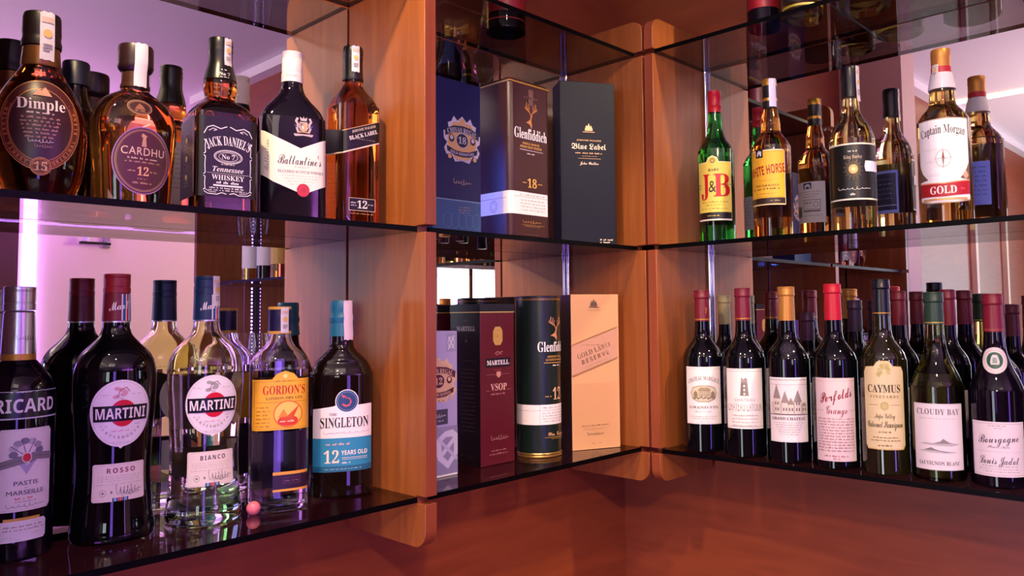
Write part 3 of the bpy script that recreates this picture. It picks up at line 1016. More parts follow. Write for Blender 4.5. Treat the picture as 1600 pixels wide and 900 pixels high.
def blacklabel():
    x, y = -.763, -.090
    r = root('whiskey_bottle', (x, y, ZMT), face_cam(x, y, 27), 'square amber bottle with slanted black label beside the wooden divider', 'whiskey bottle', 'whiskeys on the upper left shelf')
    slim(r, 0.963)
    pr = prof([(0, .0290, 9, 1), (.003, .0308), (.010, .0315), (.172, .0320), (.183, .0310, 7, 1), (.195, .0275, 4, 1), (.206, .0215, 2.6, 1), (.215, .0165, 2, 1), (.224, .0148, 2, 1), (.232, .0145)])
    body(r, pr, AMBERD, n=72)
    m = MB(); m.lathe([(.2245, .0150, 2, 1), (.2250, .0162, 2, 1), (.229, .0164, 2, 1), (.2295, .0154, 2, 1), (.256, .0150, 2, 1), (.259, .0156, 2, 1), (.262, .0150, 2, 1), (.265, .0156, 2, 1), (.274, .0153, 2, 1), (.277, .0143, 2, 1), (.2772, .004, 2, 1)], BLACK, 40)
    m.build('cap', r)
    tax_strip(r, [(.0165, .236), (.0162, .252), (.0164, .262), (.0160, .275)], -12, .0125)
    sf = Surf(pr, 'flatx'); W = P('e8e2dc', .45); BK = P('0b0a0c', .35); G = P('d8b070', .35, .5)
    s = math.tan(math.radians(19))
    L = Label(sf, 3)
    sl = lambda u, v: (u, v + u * s)
    L.poly([sl(-31.3, 118), sl(31.3, 118), sl(31.3, 152), sl(-31.3, 152)], BK)
    L.poly([sl(-31.3, 118), sl(31.3, 118), sl(31.3, 120), sl(-31.3, 120)], P('e2c7b4')); L.poly([sl(-31.3, 151), sl(31.3, 151), sl(31.3, 152), sl(-31.3, 152)], G)
    L.text('JOHNNIE WALKER', 2, 147, 3.4, P('d8c9b4'), 'serifi', 42, rot=19); L.text('BLACK LABEL', 2, 138, 5.6, W, 'serif', 50, rot=19)
    L.micro(-22, 24, 131, 1.5, P('9a8f88'), 4)
    L.build('front_label', r)
    L = Label(Flat((-.0324, 0, 0), (0, -1, 0), (-1, 0, 0)), 40)
    L.poly([(-28, 112), (30, 107), (30, 141), (-28, 152)], BK); L.poly([(-28, 112), (30, 107), (30, 109), (-28, 114)], P('e2c7b4')); L.build('side_label', r)
    L = Label(sf, 4)
    L.rect(-22, 24, 22, 43, BK); L.frame(-22, 24, 22, 43, .7, P('c9b49a')); L.text('12', 0, 33.5, 11, W, 'serif'); L.micro(-19, -9, 36, 2, W, 3); L.micro(-19, -9, 32, 1.6, W, 4); L.micro(9, 19, 34, 1.6, W, 5)
    L.micro(-19, 19, 20, 1.6, P('b08a60'), 6)
    L.build('age_label', r)


blacklabel()
tb = root('spirit_bottle', (-1.112, -.024, ZMT), 0, 'slim dark bottle with black cap standing behind the two round amber bottles', 'spirit bottle')
pr = prof([(0, .0175), (.003, .0195), (.115, .0195), (.130, .0175), (.142, .0140), (.150, .0125), (.160, .0120)])
body(tb, pr, DARKB); m = MB(); m.lathe([(.158, .0125, 2, 1), (.1582, .0150, 2, 1), (.186, .0148, 2, 1), (.188, .0135, 2, 1), (.1882, .003, 2, 1)], P('111522', .4), 32); m.build('cap', tb)


# ================================================================== LEFT BAY, BOTTOM SHELF
def ricard():
    x, y = -1.172, -.062
    r = root('pastis_bottle', (x, y, ZBT), face_cam(x, y, 16), 'dark bottle with silver screw cap and bold white lettering over a pale label', 'liqueur bottle', 'bottles on the lower left shelf')
    slim(r, 0.820)
    pr = prof([(0, .0420), (.004, .0445), (.010, .0450), (.168, .0450), (.182, .0438), (.195, .0395), (.206, .0300), (.214, .0220), (.222, .0190), (.270, .0170)])
    body(r, pr, DARKV)
    capsule(r, .2155, .2705, .0208, .0182, SILVER, lip=False, name='neck_foil', band=(.2155, .2225, P('c9963c', .4, .4)))
    screw_cap(r, .2708, .2975, .0188, SILVER, 2, .0190, label='silver screw cap')
    L = Label(Surf([(.22, .0207, 2, 1), (.27, .0184, 2, 1)], 'arc'), 3); L.sign(3, 240, 22, 6, P('4a4048'), 9, .4); L.build('foil_print', r)
    sf = Surf(pr, 'arc'); W = P('f3eef4', .4)
    L = Label(sf, 3)
    L.rect(-52, 181, 52, 182.6, P('cfd0e0')); L.rect(-52, 152.5, 52, 154, P('cfd0e0')); L.rect(-52, 154, 52, 181, P('0b0b16', .3))
    L.text('RICARD', 0, 167, 14.5, W, 'sansb', 74)
    L.build('name_band', r)
    L = Label(sf, 3)
    L.chamfer(-33, 54, 33, 142, 4, P('eee3e8', .45))
    L.frame(-31.5, 55.5, 31.5, 140.5, .3, LGREY)
    for k in range(11):
        a = k / 11 * 2 * math.pi
        L.ell(17 * math.cos(a) * .9, 118 + 11 * math.sin(a), 5.2, 3.6, (P('7d7690'), P('a49cae'), P('c5bdcc'))[k % 3], 12)
    for k in range(8):
        a = k / 8 * 2 * math.pi + .3
        L.stroke([(0, 112), (20 * math.cos(a), 117 + 15 * math.sin(a))], .8, P('5d586e'))
    L.poly([(-11, 108), (0, 93), (11, 108), (0, 103)], P('b3a8cc'))
    L.poly([(-33, 107), (-12, 112), (12, 116), (33, 114), (33, 106), (12, 108), (-12, 103), (-33, 99)], P('857d86')); L.stroke([(-30, 103), (-12, 107.5), (12, 112), (30, 110)], .5, P('5c5562'))
    L.ell(0, 111, 5.6, 5.6, P('e8dde2')); L.ell(0, 111, 4.5, 4.5, P('d0283a', .3))
    L.text('PASTIS', 0, 84, 4.6, P('4a4450'), 'sans', 27); L.micro(-2, 2, 79, 1.2, GREY); L.text('MARSEILLE', 0, 74, 4.6, P('4a4450'), 'sans', 42)
    L.micro(-12, 12, 68, 2.4, P('d86a6a'), 3); L.micro(-12, 12, 64.5, 1, GREY, 5); L.sign(0, 60, 44, 4, P('6a6270'), 11, .4)
    L.build('front_label', r)
    L = Label(sf, 3)
    L.rect(-24, 43.6, 18, 47, P('d9a441', .4)); L.chamfer(-32, 22, 27, 44, 3, P('ebe2ea', .45)); L.micro(-24, 22, 38, 1.8, GREY, 4); L.micro(-24, 24, 34.5, 1.8, GREY, 8); L.micro(8, 22, 29.5, 1.2, LGREY, 9); L.micro(-24, -14, 27, 1.2, LGREY, 5)
    L.build('lower_label', r)


ricard()

VERM = [(0, .0485), (.004, .0512), (.012, .0515), (.030, .0490), (.060, .0468), (.085, .0460), (.120, .0475), (.165, .0508), (.190, .0512), (.206, .0490), (.219, .0420), (.230, .0305), (.239, .0215), (.247, .0178), (.258, .0168), (.292, .0160)]


def vermouth(x, y, off, word, wordcol, glassm, capcol, bandcol, lab, ky, sc=1.0, strip=False, void=False):
    r = root('vermouth_bottle', (x, y, ZBT), face_cam(x, y, off), lab, 'vermouth bottle', 'bottles on the lower left shelf')
    slim(r, .863 if not void else .905)
    pr = prof([(z, q * sc if z < .24 else q, 2.2, ky if z < .2 else (1 if z > .235 else ky + (1 - ky) * (z - .2) / .035)) for z, q in VERM])

    def inner(mb):
        if void:
            pv = [(z, max(q - .0035, .004), p, k) for z, q, p, k in pr if .186 < z < .286]
            mb.lathe(pv[::-1], glassm, 64)
    b = body(r, pr, (lambda z: BASEG if z < .040 else glassm) if void else glassm, extra=None)
    if void:
        mb = MB(); pv = [(z, max(q - .0035, .004), p, k) for z, q, p, k in pr if .186 < z < .286]
        mb.lathe(pv, glassm, 64); o = mb.build('air_space', b)
        o.data.flip_normals()
    m = MB(); cm = P(bandcol, .4)
    m.lathe([(.2555, .0168, 2, 1), (.2556, .0180, 2, 1), (.2575, .0180, 2, 1), (.2905, .0170, 2, 1), (.2909, .0160, 2, 1)], lambda z: SILVER if z < .2578 else cm, 40)
    nb = m.build('neck_band', r)
    L = Label(Surf([(.255, .0181, 2, 1), (.292, .0170, 2, 1)], 'arc'), 2)
    for u, wd, c in ((3.0, 1.6, 'e8e0e4'), (4.6, 4.0, '1f4f86'), (8.6, 1.4, 'e8e0e4'), (10, 3.2, 'c8182e'), (13.2, 1.2, 'e8e0e4'), (14.4, 3.4, '6fb5d8')):
        L.rect(u, 258, u + wd, 290, P(c, .4))
    L.text('Mart', 0, 276, 10, WHITE, 'script', 26, rot=8); L.build('stripes', nb)
    screw_cap(r, .2912, .3145, .0168, P(capcol, .4), 2, .0172, label='ridged screw cap')
    if strip:
        tax_strip(r, [(.0186, .275), (.0180, .290), (.0178, .300), (.0174, .3135)], 34, .0135)
    sf = Surf(pr, 'arc', R=.049 * sc); W = P('efe6ea', .45)
    c = 150; R_ = 38 * sc
    L = Label(sf, 3, 4)
    L.ell(0, c, R_, R_ + 1, P('cfc4cc', .4)); L.ell(0, c, R_ - .7, R_ + .3, W); L.ring(0, c, R_ - 2.5, R_ - 1.5, .4, LGREY)
    L.poly([(-5, c - R_ + 1), (0, c - R_ - 3), (6, c - R_ + 1)], W)
    L.ell(2, c, 16, 15.6, P('cf1730', .35))
    for k in range(9):
        L.ell(-2 + 6 * math.cos(k * 1.7), c + 24 + 5 * math.sin(k * 2.3), 3.2, 2.2, P('d9a5ae') if word == 'ROSSO' else P('a8a4a0'), 10)
    L.stroke([(-6, c + 18), (-2, c + 27), (5, c + 30), (9, c + 25)], 1.0, P('b56a78') if word == 'ROSSO' else GREY); L.text('1863', 0, c + 17.2, 2, GREY, 'sans')
    for a0, t in ((118, 'MARTINI'), (62, 'TORINO')):
        L.micro(-25 if a0 > 90 else 12, -12 if a0 > 90 else 25, c + 22, 1.4, LGREY, a0)
    L.poly([(-33.5, c - 9), (33.5, c - 9), (33.5, c + 9), (-33.5, c + 9)], BLACK); L.text('MARTINI', 0, c, 12.4, WHITE, 'sansb', 61)
    L.micro(-26, -14, c - 14, 2.0, LGREY, 6); L.micro(17, 27, c - 13, 2.0, LGREY, 7); L.micro(-12, 12, c - 20, 1.6, P('d79aa2'), 8)
    tx = 'L A V E R M O U T H'.split()
    for i, ch in enumerate(tx):
        a = math.radians(-140 + 100 * i / (len(tx) - 1)); L.text(ch, (R_ - 10) * math.cos(a), c + (R_ - 10) * math.sin(a), 3, GREY, 'sansb', rot=math.degrees(a) + 90)
    L.micro(-11, 11, c - 33.5 * sc, 1.2, LGREY, 12)
    L.build('round_label', r)
    L = Label(sf, 3, 4); z0, z1 = 49, 92
    L.rect(-35, z0, 35, z1, P('f0dfda', .45), 3); L.frame(-33.5, z0 + 1.5, 33.5, z1 - 1.5, .3, LGREY)
    L.text(word, 2, 84, 5.6, P(wordcol), 'sansb', 37, space=1.4)
    for i in range(3):
        L.micro(-28, 28, 77.5 - i * 2.6, 1.1, LGREY, i)
    L.micro(-30, 30, 68.5, 1.2, LGREY, 9)
    L.ring(-21, 59, 4, 4, .5, GREY); L.ell(-21, 59, 1.6, 1.4, GREY); L.rect(-11.5, 58, -9, 61, GREY)
    L.sign(12, 61, 34, 12, P('5a5258'), 5, .5); L.sign(14, 58, 26, 8, P('5a5258'), 14, .45)
    for i, c2 in enumerate(('1f3f86', '6fb5d8', '1f3f86', 'c8182e', 'c8182e', '1f3f86', '6fb5d8', '1f3f86')):
        L.rect(-9 + i * 2.6, z0, -9 + i * 2.6 + 2.0, z0 + 4, P(c2))
    L.build('lower_label', r)

    class Back:
        def __call__(self, u, v, off):
            q = sf(u, v, off); return (-q[0], -q[1], q[2])
    L = Label(Back(), 3, 5)
    L.ell(0, c, 30, 34, P('c9cba0' if word == 'ROSSO' else 'e6e2ea', .5))
    for i in range(6):
        L.micro(-18, 18, c + 14 - i * 6, 2.2, P('4a4a3a'), i)
    L.rect(-26, 52, 26, 92, P('b9bfa6' if word == 'ROSSO' else 'dcd8e4', .5))
    for i in range(14):
        L.rect(-12 + i * 1.8, 60, -12 + i * 1.8 + (1.1 if i % 3 else .5), 74, INK)
    L.build('back_label', r)
    return r


vermouth(-1.074, -.0665, 10, 'ROSSO', '7c1626', DARKG, '8c1626', '6e1020', 'dark vermouth bottle with dark red cap and round white label', .96)
vermouth(-.968, -.0705, 13, 'BIANCO', '2a2228', BIANCOG, '16304e', '16304e', 'clear pale green vermouth bottle with navy cap and round white label', .92, .97, True, True)
o = None
mb = MB()
rows = [(-.0088 * math.cos(math.pi * k / 16), max(.0088 * math.sin(math.pi * k / 16), .0002), 2, 1) for k in range(17)]
mb.lathe(rows, P('e0718a', .4), 28, closed=False)
o = mb.build('ball', None, (-.916, -.100, ZBT + .0088)); tag(o, 'small pink ball on the glass beside the clear gin bottle', 'ball')


def gordon():
    x, y = -.873, -.083
    r = root('gin_bottle', (x, y, ZBT), face_cam(x, y, 8), 'clear gin bottle with orange-yellow label and red lettering', 'gin bottle', 'bottles on the lower left shelf')
    slim(r, 0.936)
    pr = prof([(0, .0365, 3.2, .80), (.003, .0395), (.010, .0402), (.188, .0402), (.200, .0385, 3, .82), (.210, .0315, 2.6, .86), (.218, .0230, 2.2, .95), (.226, .0180, 2, 1), (.240, .0150), (.262, .0145)])
    b = body(r, pr, CLEAR)
    m = MB(); pv = [(z, q - .003, p, k) for z, q, p, k in pr if .176 < z < .255]; m.lathe(pv, CLEAR, 64); o = m.build('air_space', b); o.data.flip_normals()
    YL = P('d9a63a', .4)
    m = MB(); m.lathe([(.2365, .0152, 2, 1), (.2367, .0166, 2, 1), (.2405, .0166, 2, 1), (.2406, .0160, 2, 1), (.258, .0156, 2, 1), (.261, .0162, 2, 1), (.264, .0156, 2, 1), (.270, .0158, 2, 1), (.2702, .0164, 2, 1), (.2735, .0162, 2, 1), (.2742, .015, 2, 1), (.2743, .003, 2, 1)], lambda z: YL if (z < .2405 or z > .2701) else P('17153a', .35), 40)
    m.build('cap', r)
    tax_strip(r, [(.0168, .238), (.0164, .250), (.0162, .262), (.0168, .272)], 18, .0125)
    sf = Surf(pr, 'flatx'); Y = P('e6a92e', .42); RD = P('cc3a1c', .4)
    L = Label(sf, 3)
    L.poly([(-38.6, 108), (38.6, 108), (38.6, 176), (22, 176), (16, 183), (4, 187), (-8, 183), (-14, 176), (-38.6, 176)], Y)
    L.frame(-36.5, 110, 36.5, 173, .5, P('b3701e')); L.ell(4, 180, 3, 3, P('f0d48a')); L.micro(-10, 18, 173.5, 1.7, P('9a5a1a'), 3)
    L.text("GORDON'S", 3, 161.5, 11.5, P('b82014'), 'serif', 58)
    L.text('LONDON DRY GIN', 3, 150.5, 3.4, P('5a3416'), 'serif', 50); L.rect(-34, 145, 36, 145.6, P('b3701e'))
    L.ring(8, 129, 20, 18, 1.4, P('d8602a')); L.ell(8, 129, 18.4, 16.4, P('edc15a', .42)); L.ell(8, 120, 14, 7, RD); L.poly([(-2, 122), (8, 127), (24, 141), (14, 121)], P('c9501c')); L.poly([(-6, 124), (2, 136), (8, 126)], P('e2842c')); L.micro(-3, 18, 119.5, 2.6, P('f2dcb0'), 4)
    for i in range(6):
        L.micro(-34, -16, 139 - i * 5, 1.6, P('a8651c'), i)
    L.build('front_label', r)
    L = Label(sf, 3)
    L.rect(-12, 26, 37, 52, P('2a1430', .35)); L.rect(-12, 48, 37, 52, P('e09a3a', .4)); L.rect(-12, 26, 37, 29, P('e09a3a', .4)); L.frame(2, 36, 26, 44, .5, P('6a3a5a')); L.micro(4, 24, 40, 2, P('8a5a7a'), 4)
    L.build('lower_label', r)

    class Back:
        def __call__(self, u, v, off):
            q = sf(u, v, off); return (-q[0], -q[1], q[2])
    L = Label(Back(), 3); L.rect(-34, 108, 34, 176, P('d9a02c', .5)); L.rect(-36, 24, 36, 100, P('2a2440', .4)); L.build('back_label', r)


gordon()


def singleton():
    x, y = -.774, -.080
    r = root('whiskey_bottle', (x, y, ZBT), face_cam(x, y, 4), 'broad dark whiskey bottle with teal capsule and white over blue label', 'whiskey bottle', 'bottles on the lower left shelf')
    slim(r, 0.958)
    pr = prof([(0, .0440, 2.4, .66), (.003, .0470), (.010, .0477), (.160, .0477), (.178, .0455), (.192, .0390), (.202, .0295, 2.2, .8), (.210, .0215, 2, 1), (.219, .0178, 2, 1), (.250, .0165, 2, 1)])
    body(r, pr, DARKB)
    m = MB(); m.lathe([(.2305, .0165, 2, 1), (.2307, .0188, 2, 1), (.243, .0178, 2, 1), (.250, .0172, 2, 1), (.252, .0184, 2, 1), (.258, .0186, 2, 1), (.260, .0172, 2, 1), (.268, .0168, 2, 1), (.270, .0174, 2, 1), (.281, .0170, 2, 1), (.283, .0160, 2, 1), (.2832, .003, 2, 1)], TEAL, 40)
    m.build('capsule', r)
    tax_strip(r, [(.0192, .225), (.0194, .235), (.0182, .250), (.0190, .258), (.0176, .266), (.0176, .282)], 30, .0165, P('e6cfd8', .35), marks=False)
    sf = Surf(pr, 'flatx'); W = P('f0e4e4', .45)
    L = Label(sf, 3)
    L.poly([(-42, 112), (-14, 116), (-4, 120), (10, 120), (20, 117), (43, 118), (43, 38), (-42, 38)], W)
    L.rect(-42, 38, 43, 77, TEALL); L.rect(-42, 38, 43, 45, P('1c5f80', .45))
    L.micro(-26, 28, 41.6, 1.5, P('8ab8cc'), 3)
    L.ell(6, 123, 17, 17, P('efe4e8')); L.ell(6, 123, 15.8, 15.8, P('25406e', .4)); L.ring(6, 123, 13.8, 13.8, .5, P('8aa0c0'))
    L.stroke([(0, 119), (4, 116), (9, 117), (12, 122), (10, 127), (5, 128), (1, 131)], 3.0, P('cf5560'), True); L.poly([(0, 128), (-2, 133), (5, 130)], P('cf5560'))
    L.text('THE', -14, 104, 3.6, P('5a4a4a'), 'serif', 11); L.text('SINGLETON', 3, 93.5, 11.5, P('16141c'), 'serif', 70)
    L.sign(4, 82.5, 66, 3, P('9aa0b4'), 4, .35)
    L.micro(-24, 14, 70.5, 2.6, P('d8b0a0'), 5)
    L.text('12', -16, 56, 14, P('f5dfc8'), 'serif'); L.text('YEARS OLD', 17, 60.5, 5, W, 'sansb', 38); L.rect(-1, 54.5, 36, 55.1, W); L.rect(-1, 52.6, 36, 53, W); L.micro(-1, 14, 48.8, 1.8, W, 6)
    L.vmap = ((38, 56, 77, 93.5, 104, 120, 140), (37, 58, 85, 108, 119, 134, 154)); L.build('front_label', r)


singleton()


# ================================================================== MIDDLE BAY, GIFT BOXES
def carton(name, corner, wd, dp, h, rz, col, lab, group, rough=.4, rnd=.0012, lid=None, sidecol=None):
    """corner: front left bottom corner; the front faces local -Y"""
    r = root(name, corner, rz, lab, 'gift box', group)
    mb = MB(); mb.box((0, 0, 0), (wd, dp, h), col)
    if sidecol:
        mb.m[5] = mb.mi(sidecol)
    b = mb.build('carton', r); md = b.modifiers.new('bevel', 'BEVEL'); md.width = rnd; md.segments = 4; md.limit_method = 'ANGLE'
    if rnd > .004:
        b.data.polygons.foreach_set('use_smooth', [True] * len(b.data.polygons))
        try:
            b.data.set_sharp_from_angle(angle=math.radians(180))
        except Exception:
            pass
    return r, Flat((0, 0, 0)), Flat((0, dp, 0), (0, -1, 0), (-1, 0, 0))


GU = 'tall gift boxes on the middle shelf'; GLO = 'gift boxes on the bottom shelf'


def chivas_crest(L, u, v, s, silver, gold, dark, word=True, num='18'):
    k = s / 60.0
    T = lambda pts: [(u + a * k, v + b * k) for a, b in pts]
    L.poly(T([(-8, 26), (-14, 32), (-18, 24), (-24, 22), (-22, 14), (-31, 10), (-30, 0), (-25, -4), (-30, -12), (-26, -20), (-18, -18), (-12, -28), (0, -26), (12, -28), (18, -18), (26, -20), (30, -12), (25, -4), (30, 0), (31, 10), (22, 14), (24, 22), (18, 24), (14, 32), (8, 26), (0, 33)]), silver)
    L.poly(T([(-14, 24), (14, 24), (24, 10), (24, -6), (12, -24), (-12, -24), (-24, -6), (-24, 10)]), gold)
    L.ell(u, v + 26 * k, 5 * k, 4 * k, gold, 14)
    L.poly(T([(-29, 13), (-14, 19), (0, 20.5), (14, 19), (29, 13), (28, 4), (14, 10), (0, 11.5), (-14, 10), (-28, 4)]), dark)
    L.text('CHIVAS REGAL', u, v + 14.6 * k, 6.2 * k, silver, 'serif', 50 * k, arc=75 * k)
    L.ell(u, v + 1 * k, 10.5 * k, 10 * k, silver); L.ell(u, v + 1 * k, 9.6 * k, 9.1 * k, dark); L.text(num, u, v + 1 * k, 8.5 * k, silver, 'serif')
    L.poly(T([(-26, -8), (-12, -13), (0, -14), (12, -13), (26, -8), (25, -15), (12, -20), (0, -21), (-12, -20), (-25, -15)]), dark)
    L.text('GOLD SIGNATURE' if num == '18' else 'BLENDED SCOTCH', u, v - 17 * k, 3.4 * k, silver, 'sansb', 40 * k, arc=-75 * k)
    for sg in (1, -1):
        L.ell(u + sg * 18 * k, v + 2 * k, 4.5 * k, 5 * k, dark, 14); L.ell(u + sg * 18 * k, v + 3 * k, 2.6 * k, 3 * k, silver, 12)
        L.ell(u + sg * 21 * k, v - 22 * k, 3.2 * k, 3 * k, gold, 12)
    L.micro(u - 10 * k, u + 10 * k, v - 25 * k, 1.6 * k, dark, 3)


def box_chivas18():
    wd, h = .100, .247
    r, F, _ = carton('gift_box', (-.660, -.150, ZMT), wd, .072, h, 0, P('0c0e44', .3), 'deep blue gift box with silver crest numbered 18, partly behind the divider', GU)
    L = Label(F, 200)
    L.rect(1, 1, 99, 246, P('0c0e44', .3)); L.rect(1, 1, 99, 52, P('2a4674', .4)); L.rect(1, 52, 99, 53, P('8aa8c0', .4))
    for k in range(5):
        L.ring(30 + k * 15, 20, 9, 12, .5, P('5a7aa4'))
    L.micro(52, 76, 42, 2.2, P('8f7a72'), 1); L.micro(52, 80, 38, 2.2, P('8f7a72'), 2); L.micro(52, 74, 34, 2.2, P('8f7a72'), 5)
    chivas_crest(L, 60, 149, 74, P('b0a9be', .4), P('b98f62', .4), P('13152f', .4))
    L.sign(59, 82, 36, 10, P('c9a88c'), 7, .7)
    L.build('front_print', r)


box_chivas18()
BLUEFILL = D.materials.new('blue_fill'); BLUEFILL.use_nodes = True  # glow of an unseen strip added to light the brown box's side blue
_b = BLUEFILL.node_tree.nodes['Principled BSDF']
_b.inputs['Emission Color'].default_value = (0.06, 0.16, 1.0, 1); _b.inputs['Emission Strength'].default_value = 45
led('led_strip', (XA + TP + .0006, -.030, ZM + .004), (XA + TP + .006, -.014, ZM + .20), BLUEFILL, 'added unseen blue light strip on the divider behind the deep blue gift box')


def box_glen18():
    wd, dp, h = .103, .086, .290
    r, F, SD = carton('gift_box', (-.4775, -.132, ZMT), wd, dp, h, 0, P('38191d', .38), 'brown gift box with gold stag, white band and number 18', GU, rnd=.010)
    m = MB(); m.box((-.0004, -.0004, h - .010), (wd + .0004, dp + .0004, h - .006), P('c99a4a', .35, .6)); b = m.build('gold_rim', r, bevel=.0098)
    W = P('e9e2ea', .4)
    L = Label(F, 200)
    L.rect(10, 8, 93, 278, P('38191d', .38)); L.rect(9, 76, 94, 112, W); L.rect(9, 104, 94, 104.6, GREY); L.micro(24, 86, 107.6, 2.4, GREY, 3)
    for i in range(4):
        L.micro(26, 88, 99 - i * 5.2, 1.9, GREY, i)
    stag(L, 52, 246, 40, P('c98a55', .35, .4))
    L.text('Glenfiddich', 52, 216, 18, W, 'serif', 82)
    L.text('SMALL BATCH', 52, 198, 3.6, PGOLD, 'serif', 42); L.text('SINGLE MALT SCOTCH', 52, 192, 3.8, PGOLD, 'serif', 54); L.rect(24, 186, 82, 187, P('b8a8c0')); L.micro(42, 62, 181, 2, W, 4)
    L.text('18', 54, 128, 15, PGOLD, 'serif'); L.rect(30, 127.4, 40, 128.4, PGOLD); L.rect(68, 127.4, 80, 128.4, PGOLD)
    L.sign(52, 60, 46, 7, PGOLD, 5, .6); L.rect(26, 52, 84, 52.5, PGOLD); L.micro(34, 74, 49, 1.3, PGOLD, 8); L.micro(40, 74, 30, 2, P('9a7a58'), 8)
    L.micro(34, 70, 270, 1.5, P('7a5a58'), 1); L.rect(46, 262, 58, 276, P('61403f'))
    L.vmap = ((8, 30, 50, 60, 76, 112, 128, 181, 198, 216, 226, 266, 278), (8, 10, 26, 33, 46, 86, 103, 156, 174, 190, 202, 248, 278))
    L.build('front_print', r)
    L = Label(SD, 200)
    L.rect(9, 76, dp * 1000 - 9, 112, W); L.rect(9, 101, dp * 1000 - 9, 101.6, P('6a70a0')); L.ring(44, 89, 9.5, 9.5, .8, P('5a60a8')); L.ring(44, 89, 6, 6, .6, P('5a60a8'))
    L.vmap = ((0, 76, 112, 290), (0, 46, 86, 290))
    L.build('side_print', r)
    # the rounded corner carries the white band too
    m = MB(); pts = []
    for k in range(9):
        a = math.radians(180 + 90 * k / 8); pts.append((.0103 + .0107 * math.cos(a), .0103 + .0107 * math.sin(a)))
    bb = len(m.v)
    for z in (.046, .086):
        m.v += [(a, b2, z) for a, b2 in pts]
    for k in range(8):
        m.face((bb + k, bb + k + 1, bb + 9 + k + 1, bb + 9 + k), W, True)
    m.build('corner_band', r, fix=False)


box_glen18()


def box_blue():
    wd, h = .112, .322
    r, F, SD = carton('gift_box', (-.315, -.102, ZMT), wd, .055, h, math.radians(-32), P('0f1424', .5, spec=.2), 'tallest slate-navy gift box with gold blackletter, turned toward the viewer', GU)
    G = P('dcb383', .35, .35); W = P('f0dcc0', .4)
    L = Label(F, 200); LN = P('171e30', .5, spec=.2)
    for k in range(6):
        L.ring(28 + k * 10, 150 - k * 14, 30 - k * 2, 36 + k * 6, .6, LN, 40, 150, 330)
    L.stroke([(14, 208), (18, 196), (14, 188), (22, 180), (18, 168)], .7, LN)
    shieldmark(L, 58, 228, 30, G)
    L.text('JOHNNIE WALKER', 58, 206, 2.8, G, 'serif', 50); L.text('Blue Label', 58, 194, 11.5, W, 'frak', 70); L.micro(30, 86, 181, 2.6, G, 4)
    L.rect(36, 170, 82, 170.5, G); L.micro(44, 74, 175, 1.0, G, 2); L.text('John Walker', 58, 161, 5.4, W, 'script', 38)
    L.micro(78, 106, 12, 3, W, 1); L.micro(78, 104, 7, 3, W, 3)
    L.build('front_print', r)


box_blue()
b_ = root('spirit_bottle', (-.440, -.085, ZTT), face_cam(-.44, -.085, 0), 'dark bottle with red label edge standing high above the navy boxes', 'spirit bottle', 'bottles on the top shelves')
pr = prof([(0, .034), (.003, .0365), (.18, .0365), (.20, .031), (.215, .02), (.225, .0155), (.27, .0145)])
body(b_, pr, DARKB); capsule(b_, .24, .285, .0165, .0155, BLACK, name='cap')
L = Label(Surf(pr, 'arc'), 4); L.rect(-60, 30, 60, 120, P('8c1a1a', .4)); L.rect(-60, 16, 60, 18, P('c0392b')); L.build('front_label', b_)


def box_lilac():
    wd, h = .085, .2335
    r, F, _ = carton('gift_box', (-.661, -.107, ZBT), wd, .082, h, 0, P('a094c8', .4), 'small lilac gift box with crest, left end of the bottom boxes', GLO)
    m = MB(); m.box((.0005, -.0003, .0004), (wd - .0005, 0, .006), P('e8e4ec', .4)); m.build('base_trim', r)
    L = Label(F, 200); DK = P('4a4468', .4); MR = P('4a1530', .4)
    L.rect(62, 200, 82, 230, P('8f88b4')); L.stroke([(66, 204), (72, 214), (78, 226)], 2.2, P('c9c2dc')); L.stroke([(78, 205), (72, 214), (67, 224)], 2.2, P('c9c2dc')); L.ring(72, 215, 7, 9, 1.4, P('c9c2dc'))
    chivas_crest(L, 46, 152, 72, P('c9a890', .4), P('c49a86', .4), MR, num='12')
    L.rect(4, 84, 64, 108, P('3d3a52', .4)); L.sign(44, 98, 30, 6, P('e0d8e6'), 5, .6); L.micro(20, 56, 90, 2, P('c9c2dc'), 3)
    L.rect(1, 4, 84, 80, P('857da8', .4))
    L.poly([(40, 60), (58, 72), (74, 74), (84, 66), (84, 34), (64, 12), (44, 28), (38, 44)], P('c2b9dc', .4)); L.poly([(50, 56), (60, 63), (76, 62), (76, 38), (64, 24), (52, 34)], P('857da8', .4))
    L.stroke([(46, 30), (80, 62)], 7, P('c2b9dc', .4)); L.stroke([(44, 62), (82, 26)], 5, P('b3a9d0', .4))
    L.build('front_print', r)


box_lilac()


